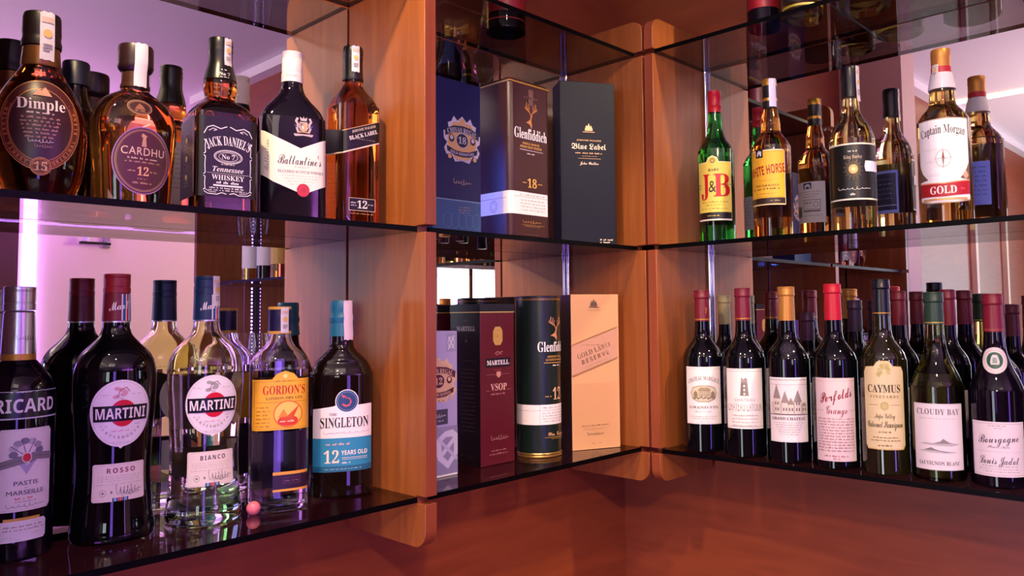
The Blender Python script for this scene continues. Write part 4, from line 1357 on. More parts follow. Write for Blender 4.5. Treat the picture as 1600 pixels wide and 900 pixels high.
def box_martell():
    wd, dp, h = .080, .080, .2775
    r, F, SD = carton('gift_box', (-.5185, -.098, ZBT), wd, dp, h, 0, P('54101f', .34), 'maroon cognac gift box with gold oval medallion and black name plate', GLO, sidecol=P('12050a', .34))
    W = P('efe6e6', .4); G = P('c9a05c', .4, .3); PK = P('b5707a', .45)
    m = MB(); m.box((-.0004, -.0004, h - .013), (wd + .0004, dp + .0004, h + .0004), P('15101a', .35)); m.box((-.0007, -.0007, h - .0145), (wd + .0007, dp + .0007, h - .0130), P('e3c27a', .35, .4)); m.build('lid_edge', r)
    L = Label(F, 200)
    L.rect(1.5, 1.5, 78.5, 262, P('54101f', .34)); L.rect(38, 222, 42, 262, P('45101c')); L.poly([(30, 205), (30, 221), (35, 228), (47, 228), (52, 221), (52, 205), (47, 198), (35, 198)], G); L.ring(41, 213, 8, 10, .7, P('a37f3e')); L.sign(41, 213, 9, 9, P('a37f3e'), 3, .5)
    L.stroke([(34, 170), (40, 176), (46, 172), (52, 176)], 1.8, PK); L.stroke([(36, 166), (44, 170), (50, 168)], 1.2, PK)
    L.rect(12, 140, 70, 160, P('16101e', .35)); L.text('MARTELL', 41, 150, 10, W, 'serif', 52)
    L.micro(34, 50, 134, 1.6, PK, 3); L.rect(14, 124, 36, 124.6, PK); L.rect(48, 124, 70, 124.6, PK); L.poly([(37, 130), (47, 130), (47, 122), (42, 117), (37, 122)], P('c48a80'))
    L.text('VSOP', 42, 99, 12.5, P('d9a9a0'), 'serif', 38); L.rect(13, 92.6, 22, 93.2, PK); L.rect(62, 92.6, 71, 93.2, PK); L.micro(24, 60, 87, 2.4, PK, 5)
    L.sign(43, 38, 40, 7, P('d9a9a0'), 9, .5); L.micro(24, 60, 18, 2, PK, 7); L.micro(20, 66, 13, 1.8, PK, 8)
    L.vmap = ((1.5, 13, 18, 38, 87, 99, 124, 150, 172, 198, 228, 262), (1.5, 19, 25, 45, 122, 134, 155, 176, 193, 206, 238, 262))
    L.build('front_print', r)
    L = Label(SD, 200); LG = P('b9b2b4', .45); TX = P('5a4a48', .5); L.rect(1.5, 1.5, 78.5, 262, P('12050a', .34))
    L.text('MARTELL', 43, 227, 9, LG, 'serif', 50); L.stroke([(38, 244), (43, 247), (48, 245)], 1.4, TX); L.micro(36, 50, 213, 1.5, TX, 1); L.ell(44, 205, 3, 3, TX, 10); L.micro(36, 70, 170, 2, TX, 2)
    for i in range(16):
        L.micro(30, 68, 155 - i * 6.6, 1.7, TX, i)
    L.micro(30, 70, 16, 1.7, TX, 40)
    L.vmap = ((1.5, 155, 227, 262), (1.5, 165, 236, 262))
    L.build('side_print', r)


box_martell()


def tube_glen12():
    x, y, R_, h = -.3635, -.0850, .0412, .2925
    r = root('gift_tube', (x, y, ZBT), face_cam(x, y, 33), 'dark green round gift tube with gold stag, white band and number 12', 'gift tube', GLO)
    g = P('0d1b16', .33)
    m = MB(); m.lathe([(.0085, R_ * .8, 2, 1), (.0085, R_, 2, 1), (h - .008, R_, 2, 1), (h - .008, R_ * .8, 2, 1)], g, 72, closed=True); m.build('tube', r)
    bz = P('b08a50', .28, .8)
    m = MB(); m.lathe([(0, R_ * .9, 2, 1), (0, R_ + .0004, 2, 1), (.002, R_ + .0012, 2, 1), (.004, R_ + .0004, 2, 1), (.0065, R_ + .0012, 2, 1), (.0084, R_ + .0003, 2, 1), (.0084, R_ * .9, 2, 1)], bz, 72); m.build('base_ring', r)
    m = MB(); m.lathe([(h - .0079, R_ * .9, 2, 1), (h - .0079, R_ + .0005, 2, 1), (h - .005, R_ + .0008, 2, 1), (h - .005, R_ - .0002, 2, 1), (h - .001, R_ - .0002, 2, 1), (h, R_ - .002, 2, 1), (h, R_ * .2, 2, 1)], lambda z: bz if z < h - .0049 else P('1a1a22', .3), 72); m.build('lid', r)
    sf = Surf([(0, R_, 2, 1), (h, R_, 2, 1)], 'arc'); W = P('ece4e6', .4)
    L = Label(sf, 4)
    L.rect(-22, 36, 50, 256, g); L.rect(-128, 76, 128, 116, W); L.rect(-128, 104, 128, 104.6, GREY); L.micro(-16, 40, 110, 2.6, GREY, 2)
    for i in range(4):
        L.micro(-18 + i, 42, 99 - i * 5.4, 2, GREY, i)
    stag(L, 12, 226, 44, P('d89a72', .35, .3))
    L.text('Glenfiddich', 13, 194, 17, W, 'serif', 76)
    L.text('SINGLE MALT', 12, 176, 3.6, PGOLD, 'serif', 38); L.text('SCOTCH WHISKY', 12, 170, 3.6, PGOLD, 'serif', 44); L.rect(-14, 164, 42, 165, PGOLD); L.micro(4, 24, 160, 1.8, W, 4)
    L.text('12', 14, 131, 14, P('e0b48a'), 'serif'); L.micro(-12, 2, 130, 2, PGOLD, 3); L.micro(26, 40, 130, 2, PGOLD, 5)
    L.text('Wm Grant', 14, 55, 8, P('d8a878'), 'script', 44); L.rect(-14, 47.4, 44, 48, PGOLD); L.micro(0, 36, 44.5, 1.2, PGOLD, 8)
    L.vmap = ((0, 44, 55, 76, 116, 131, 160, 194, 204, 248), (0, 33, 42, 59, 95, 111, 166, 199, 210, 254))
    L.build('tube_print', r)


tube_glen12()


def box_gold():
    wd, h = .1014, .296
    col = P('cc9a6c', .42)
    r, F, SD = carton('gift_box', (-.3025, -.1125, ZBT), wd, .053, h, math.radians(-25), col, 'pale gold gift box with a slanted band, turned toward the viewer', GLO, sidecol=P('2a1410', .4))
    L = Label(F, 200); DK = P('3a2a26', .45); SH = P('c9986a', .35); HL = P('f6dca0', .3, .3)
    s = math.tan(math.radians(19)); sl = lambda u, v: (u, v + (u - 48) * s)
    for k in range(34):
        z = 6 + k * 3.6
        if z < 136:
            L.stroke([(2, z + 1.6), (24, z), (48, z + 1.4), (72, z), (94.5, z + 1.6)], .5, P('d2a273', .4))
    L.poly([sl(.6, 156), sl(95.8, 156), sl(95.8, 215), sl(.6, 215)], P('bd8d74', .45))
    for z in (156, 215):
        L.poly([sl(.6, z - 1.4), sl(95.8, z - 1.4), sl(95.8, z + 1.6), sl(.6, z + 1.6)], P('b9854a', .3, .4)); L.poly([sl(.6, z), sl(95.8, z), sl(95.8, z + 1.2), sl(.6, z + 1.2)], HL)
    shieldmark(L, 48, 276, 28, P('5a4438')); L.micro(34, 62, 266, 1.4, P('8a6a50'), 3)
    L.micro(18, 78, 199, 1.8, P('8a6a58'), 4)
    L.text('GOLD LABEL', 48, 188.5, 9, DK, 'serif', 76, rot=19, space=1.1); L.text('RESERVE', 50, 175, 8.6, P('4a3830'), 'sansb', 60, rot=19, space=1.3)
    L.text('BLENDED SCOTCH WHISKY', 52, 164, 2, P('8a6a58'), 'sans', 50, rot=19)
    L.micro(20, 78, 46, 2, P('6a4c36'), 5); L.micro(24, 74, 39.5, 1.4, P('a07c5c'), 6); L.sign(48, 30, 34, 6, DK, 8, .6); L.micro(40, 48, 12, 2, P('8a6a50'), 2); L.micro(56, 62, 12, 2, P('8a6a50'), 3)
    L.build('front_print', r)


box_gold()


# ================================================================== RIGHT BAY, MIDDLE SHELF
GR = 'spirits on the middle right shelf'


class Behind:
    def __init__(self, sf):
        self.sf = sf

    def __call__(self, u, v, off):
        q = self.sf(u, v, off); return (-q[0], -q[1], q[2])


def jb():
    x, y = -.088, -.3085
    r = root('whiskey_bottle', (x, y, ZMT), face_cam(x, y, -8), 'green whiskey bottle with red cap and yellow label with big red initials', 'whiskey bottle', GR)
    slim(r, 0.983)
    pr = prof([(0, .0330), (.003, .0350), (.010, .0356), (.172, .0356), (.184, .0342), (.196, .0285), (.206, .0215), (.220, .0168), (.240, .0142), (.262, .0128), (.270, .0124)])
    body(r, pr, GREENG)
    screw_cap(r, .2605, .3035, .0128, P('b81226', .35), 3, .0132, label='red screw cap')
    sf = Surf(pr, 'arc'); Y = P('f0d85a', .42); RD = P('c8141e', .4); DK = P('2a1c14', .45)
    L = Label(sf, 3)
    L.poly([(-38, 44), (38, 44), (38, 158), (10, 158), (7, 166), (-2, 170), (-11, 166), (-15, 158), (-38, 158)], P('f4e9b0', .42))
    L.poly([(-37, 45), (37, 45), (37, 156.6), (9, 156.6), (6, 164.6), (-2, 168.4), (-10, 164.6), (-14, 156.6), (-37, 156.6)], Y)
    L.ell(-2, 160, 5.5, 5.5, P('8a7a3a')); L.ring(-2, 160, 4.4, 4.4, .6, Y); L.ell(-2, 160, 2, 2, Y)
    L.rect(-37, 47, 37, 60, P('1a1410', .4)); L.rect(-37, 45, 37, 47, WHITE); L.micro(-14, 10, 53.5, 2.2, Y, 3)
    L.text('RARE', 0, 142, 5, DK, 'serif', 22)
    L.text('J', -18, 112, 44, RD, 'serif', 20); L.text('B', 16, 112, 44, RD, 'serif', 34); L.text('&', -3, 110, 22, DK, 'serif', 14)
    L.micro(18, 36, 114, 2.4, DK, 4); L.micro(20, 36, 108, 2.4, DK, 5); L.micro(-36, -24, 114, 2.4, DK, 6); L.micro(-36, -25, 108, 2.4, DK, 7)
    L.micro(-26, 28, 80, 2, P('8a6a2a'), 8); L.micro(-16, 18, 74, 1.6, P('8a6a2a'), 9); L.micro(-28, 28, 67, 1.6, P('8a6a2a'), 2)
    L.build('front_label', r)
    L = Label(Behind(sf), 3); L.rect(-30, 40, 30, 110, P('b9c9d8', .45)); [L.micro(-24, 24, 100 - i * 7, 2, GREY, i) for i in range(8)]; L.build('back_label', r)


jb()


def white_horse():
    x, y = -.094, -.431
    r = root('whiskey_bottle', (x, y, ZMT), face_cam(x, y, -22), 'amber bottle with yellow label and red lettering beside the green one', 'whiskey bottle', GR)
    slim(r, 0.968)
    pr = prof([(0, .0340), (.003, .0360), (.010, .0366), (.160, .0366), (.172, .0356), (.184, .0305), (.193, .0235), (.199, .0198), (.206, .0188), (.222, .0178), (.236, .0152), (.250, .0128), (.262, .0124)])
    body(r, pr, AMBER)
    m = MB(); m.lathe([(.2445, .0128, 2, 1), (.2447, .0142, 2, 1), (.258, .0136, 2, 1), (.2605, .0143, 2, 1), (.2635, .0136, 2, 1), (.284, .0132, 2, 1), (.287, .0138, 2, 1), (.298, .0134, 2, 1), (.300, .0124, 2, 1), (.3002, .003, 2, 1)], lambda z: GOLD if (.292 < z or .258 < z < .264) else P('14100f', .35), 36); m.build('cap', r)
    tax_strip(r, [(.0146, .246), (.0140, .262), (.0136, .282), (.0140, .298)], 46, .0145, P('dcd6f0', .3), marks=False)
    sf = Surf(pr, 'arc'); Y = P('eeb52e', .42); RD = P('c22014', .4); DK = P('1c1412', .45)
    L = Label(sf, 3)
    L.poly([(-40, 42), (40, 42), (40, 146), (36, 150), (-2, 150), (-2, 153), (-18, 153), (-18, 150), (-36, 150), (-40, 146)], P('f6ecd0', .42)); L.poly([(-39, 43.5), (39, 43.5), (39, 145.4), (35.4, 148.6), (-35.4, 148.6), (-39, 145.4)], Y)
    L.frame(-37.5, 62, 37.5, 146.6, .4, P('8a5a1a')); L.rect(-39, 45, 39, 60, P('2a1a12', .4)); L.micro(10, 30, 53, 2.6, P('d9b070'), 3)
    L.rect(-18, 136, -2, 153, P('101014', .4)); L.poly([(-15, 139), (-14, 146), (-10, 150), (-7, 147), (-5, 149), (-5, 139), (-8, 139), (-9, 143), (-11, 143), (-12, 139)], P('dcd6dc'))
    L.text('WHITE HORSE', 2, 112, 17, P('a81408', .45), 'sansb', 74, rot=6)
    L.sign(2, 93, 26, 3, P('b3801e'), 4, .4); L.text('FINE OLD SCOTCH', 4, 83, 3.6, DK, 'serif', 46); L.micro(-26, 32, 77, 2.6, DK, 5); L.micro(-20, 20, 68, 1.5, P('8a5a1a'), 6)
    L.vmap = ((42, 60, 153), (61, 74, 165)); L.build('front_label', r)
    L = Label(Behind(sf), 3); W = P('e8e2ea', .45)
    L.rect(-37, 44, 37, 126, W); L.rect(-9, 112, 9, 124, P('23306e', .4)); L.poly([(-7, 113), (-6, 120), (0, 122), (6, 119), (6, 113), (3, 113), (2, 116), (-3, 116), (-4, 113)], W)
    for i in range(3):
        L.micro(-30 + i * 6, 30 - i * 6, 106 - i * 5, 1.8, GREY, i)
    L.frame(-26, 70, 10, 90, .8, INK); L.ring(-17, 80, 5, 6, .7, INK); L.micro(-8, 8, 84, 3, INK, 3); L.rect(-26, 66, 10, 68, INK)
    for i in range(10):
        L.rect(15 + i * 1.9, 56, 15 + i * 1.9 + (1.2 if i % 3 else .6), 78, INK)
    L.micro(-28, 10, 58, 1.8, GREY, 4); L.build('back_label', r)


white_horse()


def sun_bottle():
    x, y = -.096, -.584
    r = root('whiskey_bottle', (x, y, ZMT), face_cam(x, y, 1), 'pale gold bottle with black wrap label bearing a gold sunburst', 'whiskey bottle', GR)
    slim(r, 0.940)
    pr = prof([(0, .0375), (.003, .0395), (.010, .0402), (.146, .0402), (.162, .0392), (.178, .0345), (.191, .0265), (.202, .0195), (.212, .0160), (.238, .0136), (.250, .0132)])
    body(r, pr, PALE)
    m = MB(); m.lathe([(.2345, .0138, 2, 1), (.2347, .0160, 2, 1), (.262, .0152, 2, 1), (.265, .0158, 2, 1), (.284, .0156, 2, 1), (.287, .0152, 2, 1), (.289, .014, 2, 1), (.2892, .003, 2, 1)], lambda z: GOLD if .238 < z < .243 else BLACK, 36); m.build('capsule', r)
    tax_strip(r, [(.0172, .226), (.0164, .236), (.0158, .262), (.0160, .287)], 60, .012, P('e2d8d0', .4))
    sf = Surf(pr, 'arc'); BK = P('12130f', .35); G = P('d8b070', .4, .3); W = P('e6e2dc', .45)
    L = Label(sf, 3)
    L.rect(-56, 50, 56, 141, P('e9e2cc', .4)); L.rect(-56, 52.5, 56, 138.5, BK)
    L.micro(-8, 8, 128, 2.2, W, 3); L.text('King Barley', 0, 119, 5.4, P('b9a58a'), 'serif', 32)
    for k in range(28):
        a = k / 28 * 2 * math.pi; l = 17 if k % 2 else 13
        L.stroke([(9 * math.cos(a), 99 + 9 * math.sin(a)), (l * math.cos(a), 99 + l * math.sin(a))], .6, P('8a7452'))
    L.ell(0, 99, 7.6, 7.6, G); L.ring(0, 99, 6.4, 6.4, .7, P('8a6a34')); L.ell(0, 99, 3, 3, P('efd9a8'))
    L.sign(0, 68, 56, 5, W, 7, .6); L.micro(-6, 10, 59, 3.4, W, 4)
    L.rect(21, 95, 52, 112, P('dcd6ee', .4)); L.poly([(21, 95), (25, 103.5), (21, 112), (19, 103)], P('dcd6ee', .4))
    L.vmap = ((50, 141), (53, 149)); L.build('front_label', r)
    L = Label(Behind(sf), 3); L.rect(-38, 48, 38, 128, P('8090f0', .4)); L.rect(-34, 54, 34, 123, P('1a2048', .4)); L.rect(-34, 62, 34, 63.4, P('aab4e6')); [L.micro(-26, 26, 112 - i * 9, 2, P('7a86c0'), i) for i in range(5)]; L.build('back_label', r)  # blue light on the label's back is put into its border colour


sun_bottle()


def rum():
    x, y = -.100, -.734
    r = root('rum_bottle', (x, y, ZMT), face_cam(x, y, -3), 'golden rum bottle with gold and red cap and white label over red band', 'rum bottle', GR)
    slim(r, 0.903)
    pr = prof([(0, .0400), (.003, .0425), (.010, .0432), (.152, .0432), (.166, .0420), (.178, .0345), (.187, .0262), (.194, .0222), (.212, .0208), (.228, .0188), (.248, .0156), (.260, .0146)])
    body(r, pr, HONEY)
    FO = P('dcd2d6', .3)
    m = MB(); m.lathe([(.2165, .0205, 2, 1), (.2167, .0226, 2, 1), (.222, .0222, 2, 1), (.240, .0182, 2, 1), (.243, .0176, 2, 1), (.2432, .015, 2, 1)], FO, 40); m.build('foil_collar', r)
    m = MB(); m.lathe([(.2435, .0150, 2, 1), (.2437, .0166, 2, 1), (.253, .0164, 2, 1), (.2532, .0160, 2, 1), (.268, .0160, 2, 1), (.271, .0166, 2, 1), (.274, .0160, 2, 1), (.280, .0162, 2, 1), (.282, .015, 2, 1), (.2822, .003, 2, 1)], lambda z: P('b4162a', .4) if .2437 < z < .253 else P('c8873c', .36, .45), 40); m.build('cap', r)
    tax_strip(r, [(.0190, .236), (.0172, .246), (.0168, .256)], -30, .012, over=False)
    sf = Surf(pr, 'arc'); W = P('efe9ea', .42); RD = P('a3161f', .4); DK = P('241a1a', .45)
    L = Label(sf, 3)
    L.poly([(-46, 50), (-20, 46), (20, 46), (46, 50), (46, 165), (-46, 165)], P('b9a08c', .42)); L.poly([(-45, 52), (-20, 48), (20, 48), (45, 52), (45, 163.6), (-45, 163.6)], W)
    L.text('Captain Morgan', 0, 150.5, 11.5, DK, 'serif', 78, arc=160)
    # antique chart behind the name: coast lines and compass strokes only
    for sd in (3, 5, 8, 12):
        L.sign(20 + (sd % 3) * 6, 134 - sd * 4, 30, 6, P('c9b8b4'), sd, .35)
    for sd in (4, 9, 15):
        L.sign(-24 + sd * .6, 136 - sd * 3.2, 28, 6, P('cdbfba'), sd, .35)
    L.poly([(-45, 104), (-38, 92), (-26, 82), (-45, 80)], P('6a4a40')); L.poly([(45, 104), (38, 94), (26, 82), (45, 80)], P('6a4a40')); L.poly([(30, 86), (37, 94), (43, 86), (37, 80)], P('b89a80'))
    L.ring(0, 110, 12, 12, .8, P('b09890')); L.stroke([(-14, 110), (14, 110)], .6, P('b09890')); L.stroke([(0, 96), (0, 124)], .6, P('b09890')); L.poly([(0, 122), (2, 110), (-2, 110)], P('8a3a34')); L.poly([(0, 98), (2, 110), (-2, 110)], P('8a7a74'))
    L.poly([(-45, 58), (0, 56), (45, 60), (45, 79), (0, 75), (-45, 77)], RD); L.poly([(-45, 77), (0, 75), (45, 79), (45, 80.6), (0, 76.6), (-45, 78.6)], P('d8a07a'))
    L.text('GOLD', -2, 66.5, 11, W, 'serif', 42); L.micro(26, 38, 68, 3, P('c95a50'), 3)
    L.rect(-38, 50.5, 38, 54, P('d9a86a', .4, .3))
    L.vmap = ((46, 66.5, 165), (32, 52, 164)); L.build('front_label', r)
    L = Label(Behind(sf), 3); L.rect(-38, 48, 38, 124, P('7080f0', .4)); [L.micro(-30, 12, 114 - i * 8, 3, P('4a50a0'), i) for i in range(7)]; L.ring(30, 80, 4, 16, 1, P('4a50a0')); L.build('back_label', r)  # paper coloured blue to stand in for blue light falling on it


rum()


# ================================================================== RIGHT BAY, WINES
GW = 'front row of wines on the bottom right shelf'
BORD = [(0, .0355), (.003, .0385), (.008, .0393), (.162, .0393), (.176, .0380), (.188, .0335), (.198, .0262), (.207, .0195), (.217, .0160), (.238, .0146), (.284, .0138)]
BURG = [(0, .0390), (.003, .0418), (.008, .0425), (.138, .0425), (.150, .0412), (.168, .0345), (.186, .0258), (.206, .0190), (.230, .0156), (.272, .0142)]


WS = {-.3005: .975, -.388: .965, -.4735: .955, -.558: .94, -.638: .925, -.7175: .91, -.7985: .89, -.893: .87}


def wine(x, y, h, pr_, glassm, cap, capz, lab, off=0, group=GW, name='wine_bottle', band=None, r0=None, sc=1.0):
    r = root(name, (x, y, ZBT), face_cam(x, y, off), lab, 'wine bottle', group)
    slim(r, WS.get(y, .9))
    k = h / .301
    pr = prof([(z * k, q * sc) for z, q in pr_])
    body(r, pr, glassm)
    rz = lambda z: float(np.interp(z, [p[0] for p in pr], [p[1] for p in pr]))
    capsule(r, capz, h, (r0 or rz(capz) + .0007), rz(h - .02) + .0004, cap, band=band)
    return r, Surf(pr, 'arc'), pr


INKB = P('4a423c', .5); LN = P('a39a92', .5)


def wine_margaux():
    r, sf, _ = wine(-.137, -.3005, .301, BORD, DARKG, P('6e1224', .4), .242, 'wine with dark red capsule and oval chateau engraving, leftmost of the wine row', -1, band=(.2445, .2465, P('b8862e', .4, .4)))
    L = Label(Surf([(.24, .0162, 2, 1), (.29, .0145, 2, 1)], 'arc'), 3); L.stroke([(7, 256), (8, 263), (7, 268), (9, 262)], 1.4, P('a8752c')); L.build('capsule_print', r)
    L = Label(sf, 3); L.rect(-37, 72, 37, 152, PAPER); L.frame(-36, 73, 36, 151, .3, LN); L.rect(-36, 148, 36, 148.4, LN)
    L.text('CHATEAU MARGAUX', 0, 135.5, 4.8, P('5c544e'), 'serif', 64, arc=95)
    L.poly([(-26, 116), (-22, 124), (-10, 127), (10, 127), (22, 124), (26, 116), (22, 107), (10, 103), (-10, 103), (-22, 107)], P('b3a288')); L.poly([(-24, 116), (-20, 122.5), (-10, 125), (10, 125), (20, 122.5), (24, 116), (20, 108.5), (10, 105), (-10, 105), (-20, 108.5)], P('d6c9ac'))
    L.rect(-10, 112, 12, 120, P('8a7a5e')); L.poly([(-12, 120), (14, 120), (8, 124), (-6, 124)], P('9a8a6c'))
    for k in range(6):
        L.rect(-9 + k * 3.6, 113, -7.4 + k * 3.6, 119, P('d6c9ac'))
    for k in range(14):
        L.ell(-19 + k * 3, 108.5 + (k % 3), 2.0, 1.6, P('7c6e52') if k % 2 else P('9a8c6c'), 8)
    L.ell(-15, 114, 4, 5, P('8a7c5c'), 12); L.ell(17, 114, 4, 4.6, P('8a7c5c'), 12)
    L.text('GRAND VIN', 0, 96, 3.4, P('7c746c'), 'serif', 56); L.micro(-16, 16, 90, 1.6, LN, 1); L.micro(-26, 26, 83, 1.3, LN, 2); L.micro(-22, 22, 80, 1.3, LN, 3); L.micro(-10, 10, 76, 1.2, LN, 4); L.vmap = ((72, 103, 127, 135.5, 152), (53, 93, 124, 138, 158)); L.build('front_label', r)


def wine_latour():
    r, sf, _ = wine(-.137, -.388, .302, BORD, DARKG, P('74132a', .4), .243, 'wine with dark red capsule and round tower engraving, second from the divider', -2, band=(.2455, .2475, P('b8862e', .4, .4)))
    L = Label(sf, 3); L.rect(-37, 68, 37, 149, PAPER); L.frame(-36, 69, 36, 148, .3, LN); L.rect(-36, 145, 36, 145.4, LN)
    TW = P('8d827c', .5)
    L.poly([(-8, 100), (8, 100), (5.5, 128), (-5.5, 128)], TW); L.poly([(-6.5, 128), (6.5, 128), (4.8, 134), (-4.8, 134)], P('a3968e')); L.poly([(-6, 133), (-4, 138), (-2, 133)], TW); L.poly([(-1, 133), (3, 137), (6, 132)], TW)
    for zz in (104, 112, 120):
        L.ell(0, zz, 1.6, 2.4, PAPER, 10); L.rect(-7, zz + 3.2, 7, zz + 3.6, P('6a605a'))
    L.rect(-5, 101, -3, 127, P('6f655f'))
    L.text('CHATEAU', 0, 92, 5, P('a39a96'), 'sans', 38, space=1.1); L.text('CHATEAU LATOUR', 0, 81.5, 6, P('a39a96'), 'sans', 66, space=1.05)
    for i in range(4):
        L.micro(-24, 24, 76 - i * 2, .9, LN, i)
    L.vmap = ((68, 81.5, 92, 100, 138, 149), (52, 92, 103, 110, 143, 158)); L.build('front_label', r)


def wine_castle():
    r, sf, _ = wine(-.137, -.4735, .302, BORD, DARKG, P('c88a3c', .38, .35), .2425, 'wine with gold capsule, glass seal and turreted castle label', -1)
    L = Label(sf, 3); G = P('16141c', .1); L.ell(2, 194, 15, 12, P('221f2a', .08)); L.ring(2, 194, 14, 11, .8, P('08080c', .1))
    for k in range(18):
        L.ell(2 + (2 + k * .55) * math.cos(k * 2.4), 194 + (1.4 + k * .45) * math.sin(k * 2.4), 1.5, 1.3, P('3a3742', .1), 8)
    L.build('glass_seal', r)
    L = Label(sf, 3); L.rect(-37, 56, 37, 137, PAPER); L.frame(-36, 57, 36, 136, .3, LN); L.rect(-36, 133, 36, 133.4, LN)
    W1 = P('d5c7b8', .5); RF = P('9a8c80', .5); D1 = P('6f645c', .5)
    L.poly([(-33, 98), (33, 98), (33, 112), (-33, 112)], W1)
    for cx, wd, zt, pk in ((-21, 13, 117, 134), (-6, 12, 112, 126), (4, 10, 110, 118), (16, 13, 113, 127), (28, 8, 108, 112)):
        L.rect(cx - wd / 2, 98, cx + wd / 2, zt, P('dfd2c3')); L.frame(cx - wd / 2, 98, cx + wd / 2, zt, .4, D1); L.poly([(cx - wd / 2 - 1, zt), (cx + wd / 2 + 1, zt), (cx, pk)], RF)
        for zz in (102, 109):
            if zz < zt - 3:
                L.rect(cx - 3.4, zz, cx - 1.2, zz + 3.6, D1); L.rect(cx + 1.2, zz, cx + 3.4, zz + 3.6, D1)
    L.rect(-35, 96.8, 35, 98, D1); L.text('GRAND CHATEAU', 0, 90.5, 4.6, P('4a423e'), 'serif', 62)
    for i in range(6):
        L.micro(-26 + i * 2, 26 - i * 2, 84.5 - i * 3.4, 1.3, LN, i)
    L.vmap = ((56, 90.5, 98, 134, 137), (37, 77, 84, 135, 146)); L.build('front_label', r)


def wine_penfolds():
    r, sf, _ = wine(-.137, -.558, .304, BORD, DARKG, P('c4142a', .4), .243, 'wine with bright red capsule and pink label with red script', -1)
    PK = P('ecd5cc', .45); RD = P('b01c30', .45)
    L = Label(sf, 3); L.rect(-37, 36, 37, 138, PK); L.frame(-36.3, 36.7, 36.3, 137.3, .3, P('c9a8a0')); L.rect(-36, 134, 36, 134.4, P('c9a8a0'))
    L.text('Penfolds', 1, 117, 12, P('8e0e1c', .45), 'script', 56, rot=9, bold=.012); L.text('Grange', 2, 99, 10, P('8c2030'), 'script', 36); L.rect(-34, 98, -20, 98.5, P('c08a88')); L.rect(24, 98, 34, 98.5, P('c08a88'))
    for i in range(12):
        L.micro(-33, 33, 88 - i * 3.5, 1.7, P('a8726e'), i)
    L.micro(-20, 20, 43, 1.8, P('b05a5a'), 21); L.micro(-6, 6, 39.6, 1.4, P('b05a5a'), 22)
    L.vmap = ((36, 43, 88, 99, 117, 138), (14.5, 23, 83, 97, 121, 149)); L.build('front_label', r)


def wine_caymus():
    r, sf, _ = wine(-.1345, -.638, .309, BORD, paint((0.012, 0.010, 0.003), .03, 0, 0, .6, .3), P('0d0d12', .3), .2500, 'tall wine with black capsule and scalloped pale yellow label', 0, band=(.2530, .2550, P('b8862e', .4, .4)))
    Y = P('ecd9a0', .42); OL = P('8a7a3a', .5)
    L = Label(sf, 3)
    L.poly([(-35, 70), (-31, 66), (31, 66), (35, 70), (35, 158), (31, 165), (16, 166), (10, 172), (0, 174.5), (-10, 172), (-16, 166), (-31, 165), (-35, 158)], P('d8bc70', .42)); L.poly([(-34, 70.6), (-30.6, 67), (30.6, 67), (34, 70.6), (34, 157.6), (30.4, 164), (15.6, 165), (9.6, 170.8), (0, 173.3), (-9.6, 170.8), (-15.6, 165), (-30.4, 164), (-34, 157.6)], Y)
    for k in range(12):
        L.ell(8 * math.cos(k * .55), 161 + 7 * math.sin(k * .9), 3.4, 3, P('d3c47c') if k % 2 else P('c6b766'), 10)
    L.text('CAYMUS', 0, 136, 10.5, P('3a3420'), 'serif', 54); L.text('VINEYARDS', 0, 124.5, 3.8, OL, 'serif', 46, space=1.5)
    L.rect(-26, 113, -10, 113.4, OL); L.rect(10, 113, 26, 113.4, OL); L.ell(0, 112, 7, 6, P('d3c47c')); L.ring(0, 112, 5.4, 4.6, .6, P('a8963e'))
    L.text('Napa Valley', 0, 98.5, 6, P('6a5c2a'), 'script', 32); L.text('Cabernet Sauvignon', 0, 89, 6.4, P('4a4020'), 'script', 58)
    L.micro(-10, 10, 82, 1.6, OL, 3); L.micro(-20, 20, 77, 1.2, OL, 4); L.micro(-24, 24, 74.4, 1.2, OL, 5); L.micro(-12, 12, 70, 1.5, OL, 6)
    L.vmap = ((66, 89, 98.5, 112, 125, 136, 174.5), (41, 81, 94, 109, 124, 135.5, 181)); L.build('front_label', r)


def wine_cloudy():
    r, sf, pr = wine(-.1305, -.7175, .286, BURG, OLIVE, P('24402c', .4), .2355, 'olive-green white wine with green capsule and misty mountain label', 0, band=(.2375, .2395, P('b8a24a', .4, .4)))
    m = MB(); m.lathe([(z, q - .0032, p, k) for z, q, p, k in pr if .004 < z < .152], paint((.13, .115, .014), .3), 48); m.build('wine_inside', r)
    L = Label(sf, 3, 5); L.rect(-42, 37, 42, 138, PAPER); L.frame(-41.4, 37.6, 41.4, 137.4, .25, LN)
    L.text('CLOUDY BAY', 0, 127, 8, P('6a625c'), 'serif', 70, space=1.1); L.micro(-30, 30, 117, 1.8, P('c9b8a8'), 3)
    for i, (c, pts) in enumerate((('c2bbb6', [(-32, 74), (-20, 77), (-6, 76), (2, 80), (7, 85), (16, 78), (26, 76), (34, 74), (20, 71), (-10, 72)]), ('8f8781', [(-10, 75.5), (2, 80), (7, 85.5), (10, 82), (16, 78), (22, 76), (10, 76)]),
                                 ('cbc4bf', [(-34, 60), (-22, 63), (-12, 67), (0, 62), (14, 61), (32, 59), (16, 57), (-16, 58)]), ('8a827c', [(-24, 62.4), (-12, 68), (-6, 65), (0, 62.6), (14, 60.4), (24, 60.6), (10, 59), (-6, 62)]))):
        L.poly(pts, P(c, .5))
    L.text('SAUVIGNON BLANC', 0, 47.5, 4.4, P('4c4640'), 'serif', 66, space=1.1)
    L.vmap = ((37, 47.5, 57, 88, 127, 138), (19, 28.5, 44, 68, 105, 117.5)); L.build('front_label', r)


